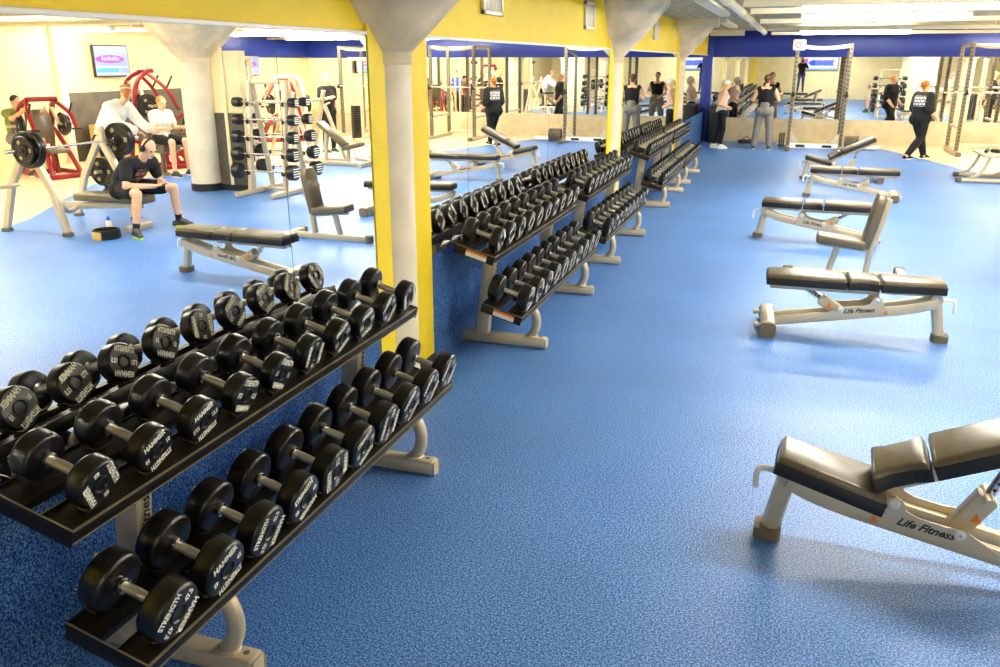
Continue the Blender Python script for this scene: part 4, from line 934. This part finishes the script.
# man in the white hoodie
J=dict(pelvis=V((8.58,11.2,.90)),waist=V((8.54,11.2,1.06)),chest=V((8.38,11.22,1.28)),neck=V((8.25,11.25,1.46)),head=V((8.13,11.28,1.60)),shl=V((8.30,11.04,1.39)),shr=V((8.30,11.44,1.39)),
 ell=V((8.12,10.98,1.14)),elr=V((8.12,11.48,1.14)),wrl=V((7.86,11.1,1.03)),wrr=V((7.86,11.4,1.03)),hipl=V((8.58,11.1,.88)),hipr=V((8.58,11.3,.88)),knl=V((8.48,11.08,.48)),knr=V((8.5,11.33,.48)),anl=V((8.58,11.07,.085)),anr=V((8.58,11.35,.085)),toe=V((-1,.1,0)),face=V((.6,.8,-.3)),s=1.02)
person('man in a white hooded sweatshirt with ginger hair leaning forward behind the bench press',J,'skin',[('longsleeve','cloth_white',{'g':.035,'hood':1,'name':'sweatshirt'}),('pants','cloth_black'),('shoes','shoe'),('hair','hair_red',{'tuft':1}),('headband','cloth_white')],1.1,.013)
# man in light grey by the tall red machine
def sit(x,y,z,hd,s=1.0,**ov):
    J=dict(pelvis=(0,0,.09),waist=(.0,0,.22),chest=(.03,0,.42),neck=(.06,0,.60),head=(.11,0,.745),shl=(.04,.19,.54),shr=(.04,-.19,.54),ell=(.12,.25,.28),elr=(.12,-.25,.28),wrl=(.36,.2,.30),wrr=(.36,-.2,.30),hipl=(.02,.1,.08),hipr=(.02,-.1,.08),knl=(.46,.16,.05),knr=(.46,-.16,.05),anl=(.46,.17,.085-z),anr=(.46,-.17,.085-z))
    J.update(ov); c,sn=math.cos(rad(hd)),math.sin(rad(hd))
    o={k:V((x+v[0]*c-v[1]*sn,y+v[0]*sn+v[1]*c,z+v[2])) for k,v in J.items()}
    o['face']=V((c,sn,-.15)); o['toe']=V((c,sn,0)); o['s']=s; o['seat']=z; return o
person('seated man in a light grey shirt and dark shorts beside the red machine',sit(9.30,13.35,.60,190),'skin',[('tshirt','cloth_lgrey',{'g':.02}),('shorts','cloth_black'),('shoes','shoe'),('hair','hair_red')],1.05,.014)
tag(MB().box((9.08,13.1,.44),(9.58,13.6,.60),.03).lathe([(.0,0),(.2,0),(.05,.05),(.04,.44),(0,.44)],(9.33,13.35,0),n=18).build('stool','vinyl',None,50),'dark padded stool under the man in light grey','stool')
person('man in an olive green shirt seated at the red row machine',sit(11.95,12.5,.62,185,wrl=(.55,.22,.60),wrr=(.55,-.22,.60),ell=(.3,.27,.45),elr=(.3,-.27,.45)),'skin2',[('tshirt','cloth_green',{'g':.02}),('shorts','cloth_grey'),('shoes','shoe'),('hair','hair_dark')],1.1,.014)
person('standing person in a blue shirt far back by the cable machines',stand(10.4,17.1,0,1.75,160),'skin2',[('tshirt','cloth_blue',{'g':.02}),('pants','cloth_black'),('shoes','shoe'),('hair','hair_dark')],1.05,.015)
person('standing person in black with blond hair at the far machines beyond the barbell rack',stand(8.35,18.0,0,1.8,200,ell=(.1,.28,1.2),wrl=(.3,.2,1.25)),'skin',[('tshirt','cloth_black',{'g':.02}),('pants','cloth_black'),('shoes','shoe'),('hair','hair_blond')],1.05,.015)
# ================================================================ camera, world, colour
w=bpy.data.worlds.new('World'); sc.world=w; w.use_nodes=True
w.node_tree.nodes['Background'].inputs[0].default_value=(1,.95,.85,1); w.node_tree.nodes['Background'].inputs[1].default_value=.3
cd=bpy.data.cameras.new('Camera'); cam=bpy.data.objects.new('Camera',cd); C.objects.link(cam); sc.camera=cam
pitch,yaw=.316644,.327672
fwd=V((-math.sin(yaw)*math.cos(pitch),math.cos(yaw)*math.cos(pitch),-math.sin(pitch))); right=V((math.cos(yaw),math.sin(yaw),0)); upv=right.cross(fwd)
R3=M((right,upv,-fwd)).transposed()
cam.matrix_world=M.Translation((2.5,0,2.1))@R3.to_4x4()
cd.sensor_width=36; cd.lens=831.53/1000*36; cd.clip_start=.02; cd.clip_end=200
sc.view_settings.view_transform='Standard'; sc.view_settings.look='None'; sc.view_settings.exposure=1.25; sc.view_settings.gamma=1
sc.view_settings.use_curve_mapping=False
sc.cycles.use_denoising=True; sc.cycles.max_bounces=10; sc.cycles.glossy_bounces=6; sc.cycles.diffuse_bounces=5
sc.cycles.sample_clamp_indirect=8
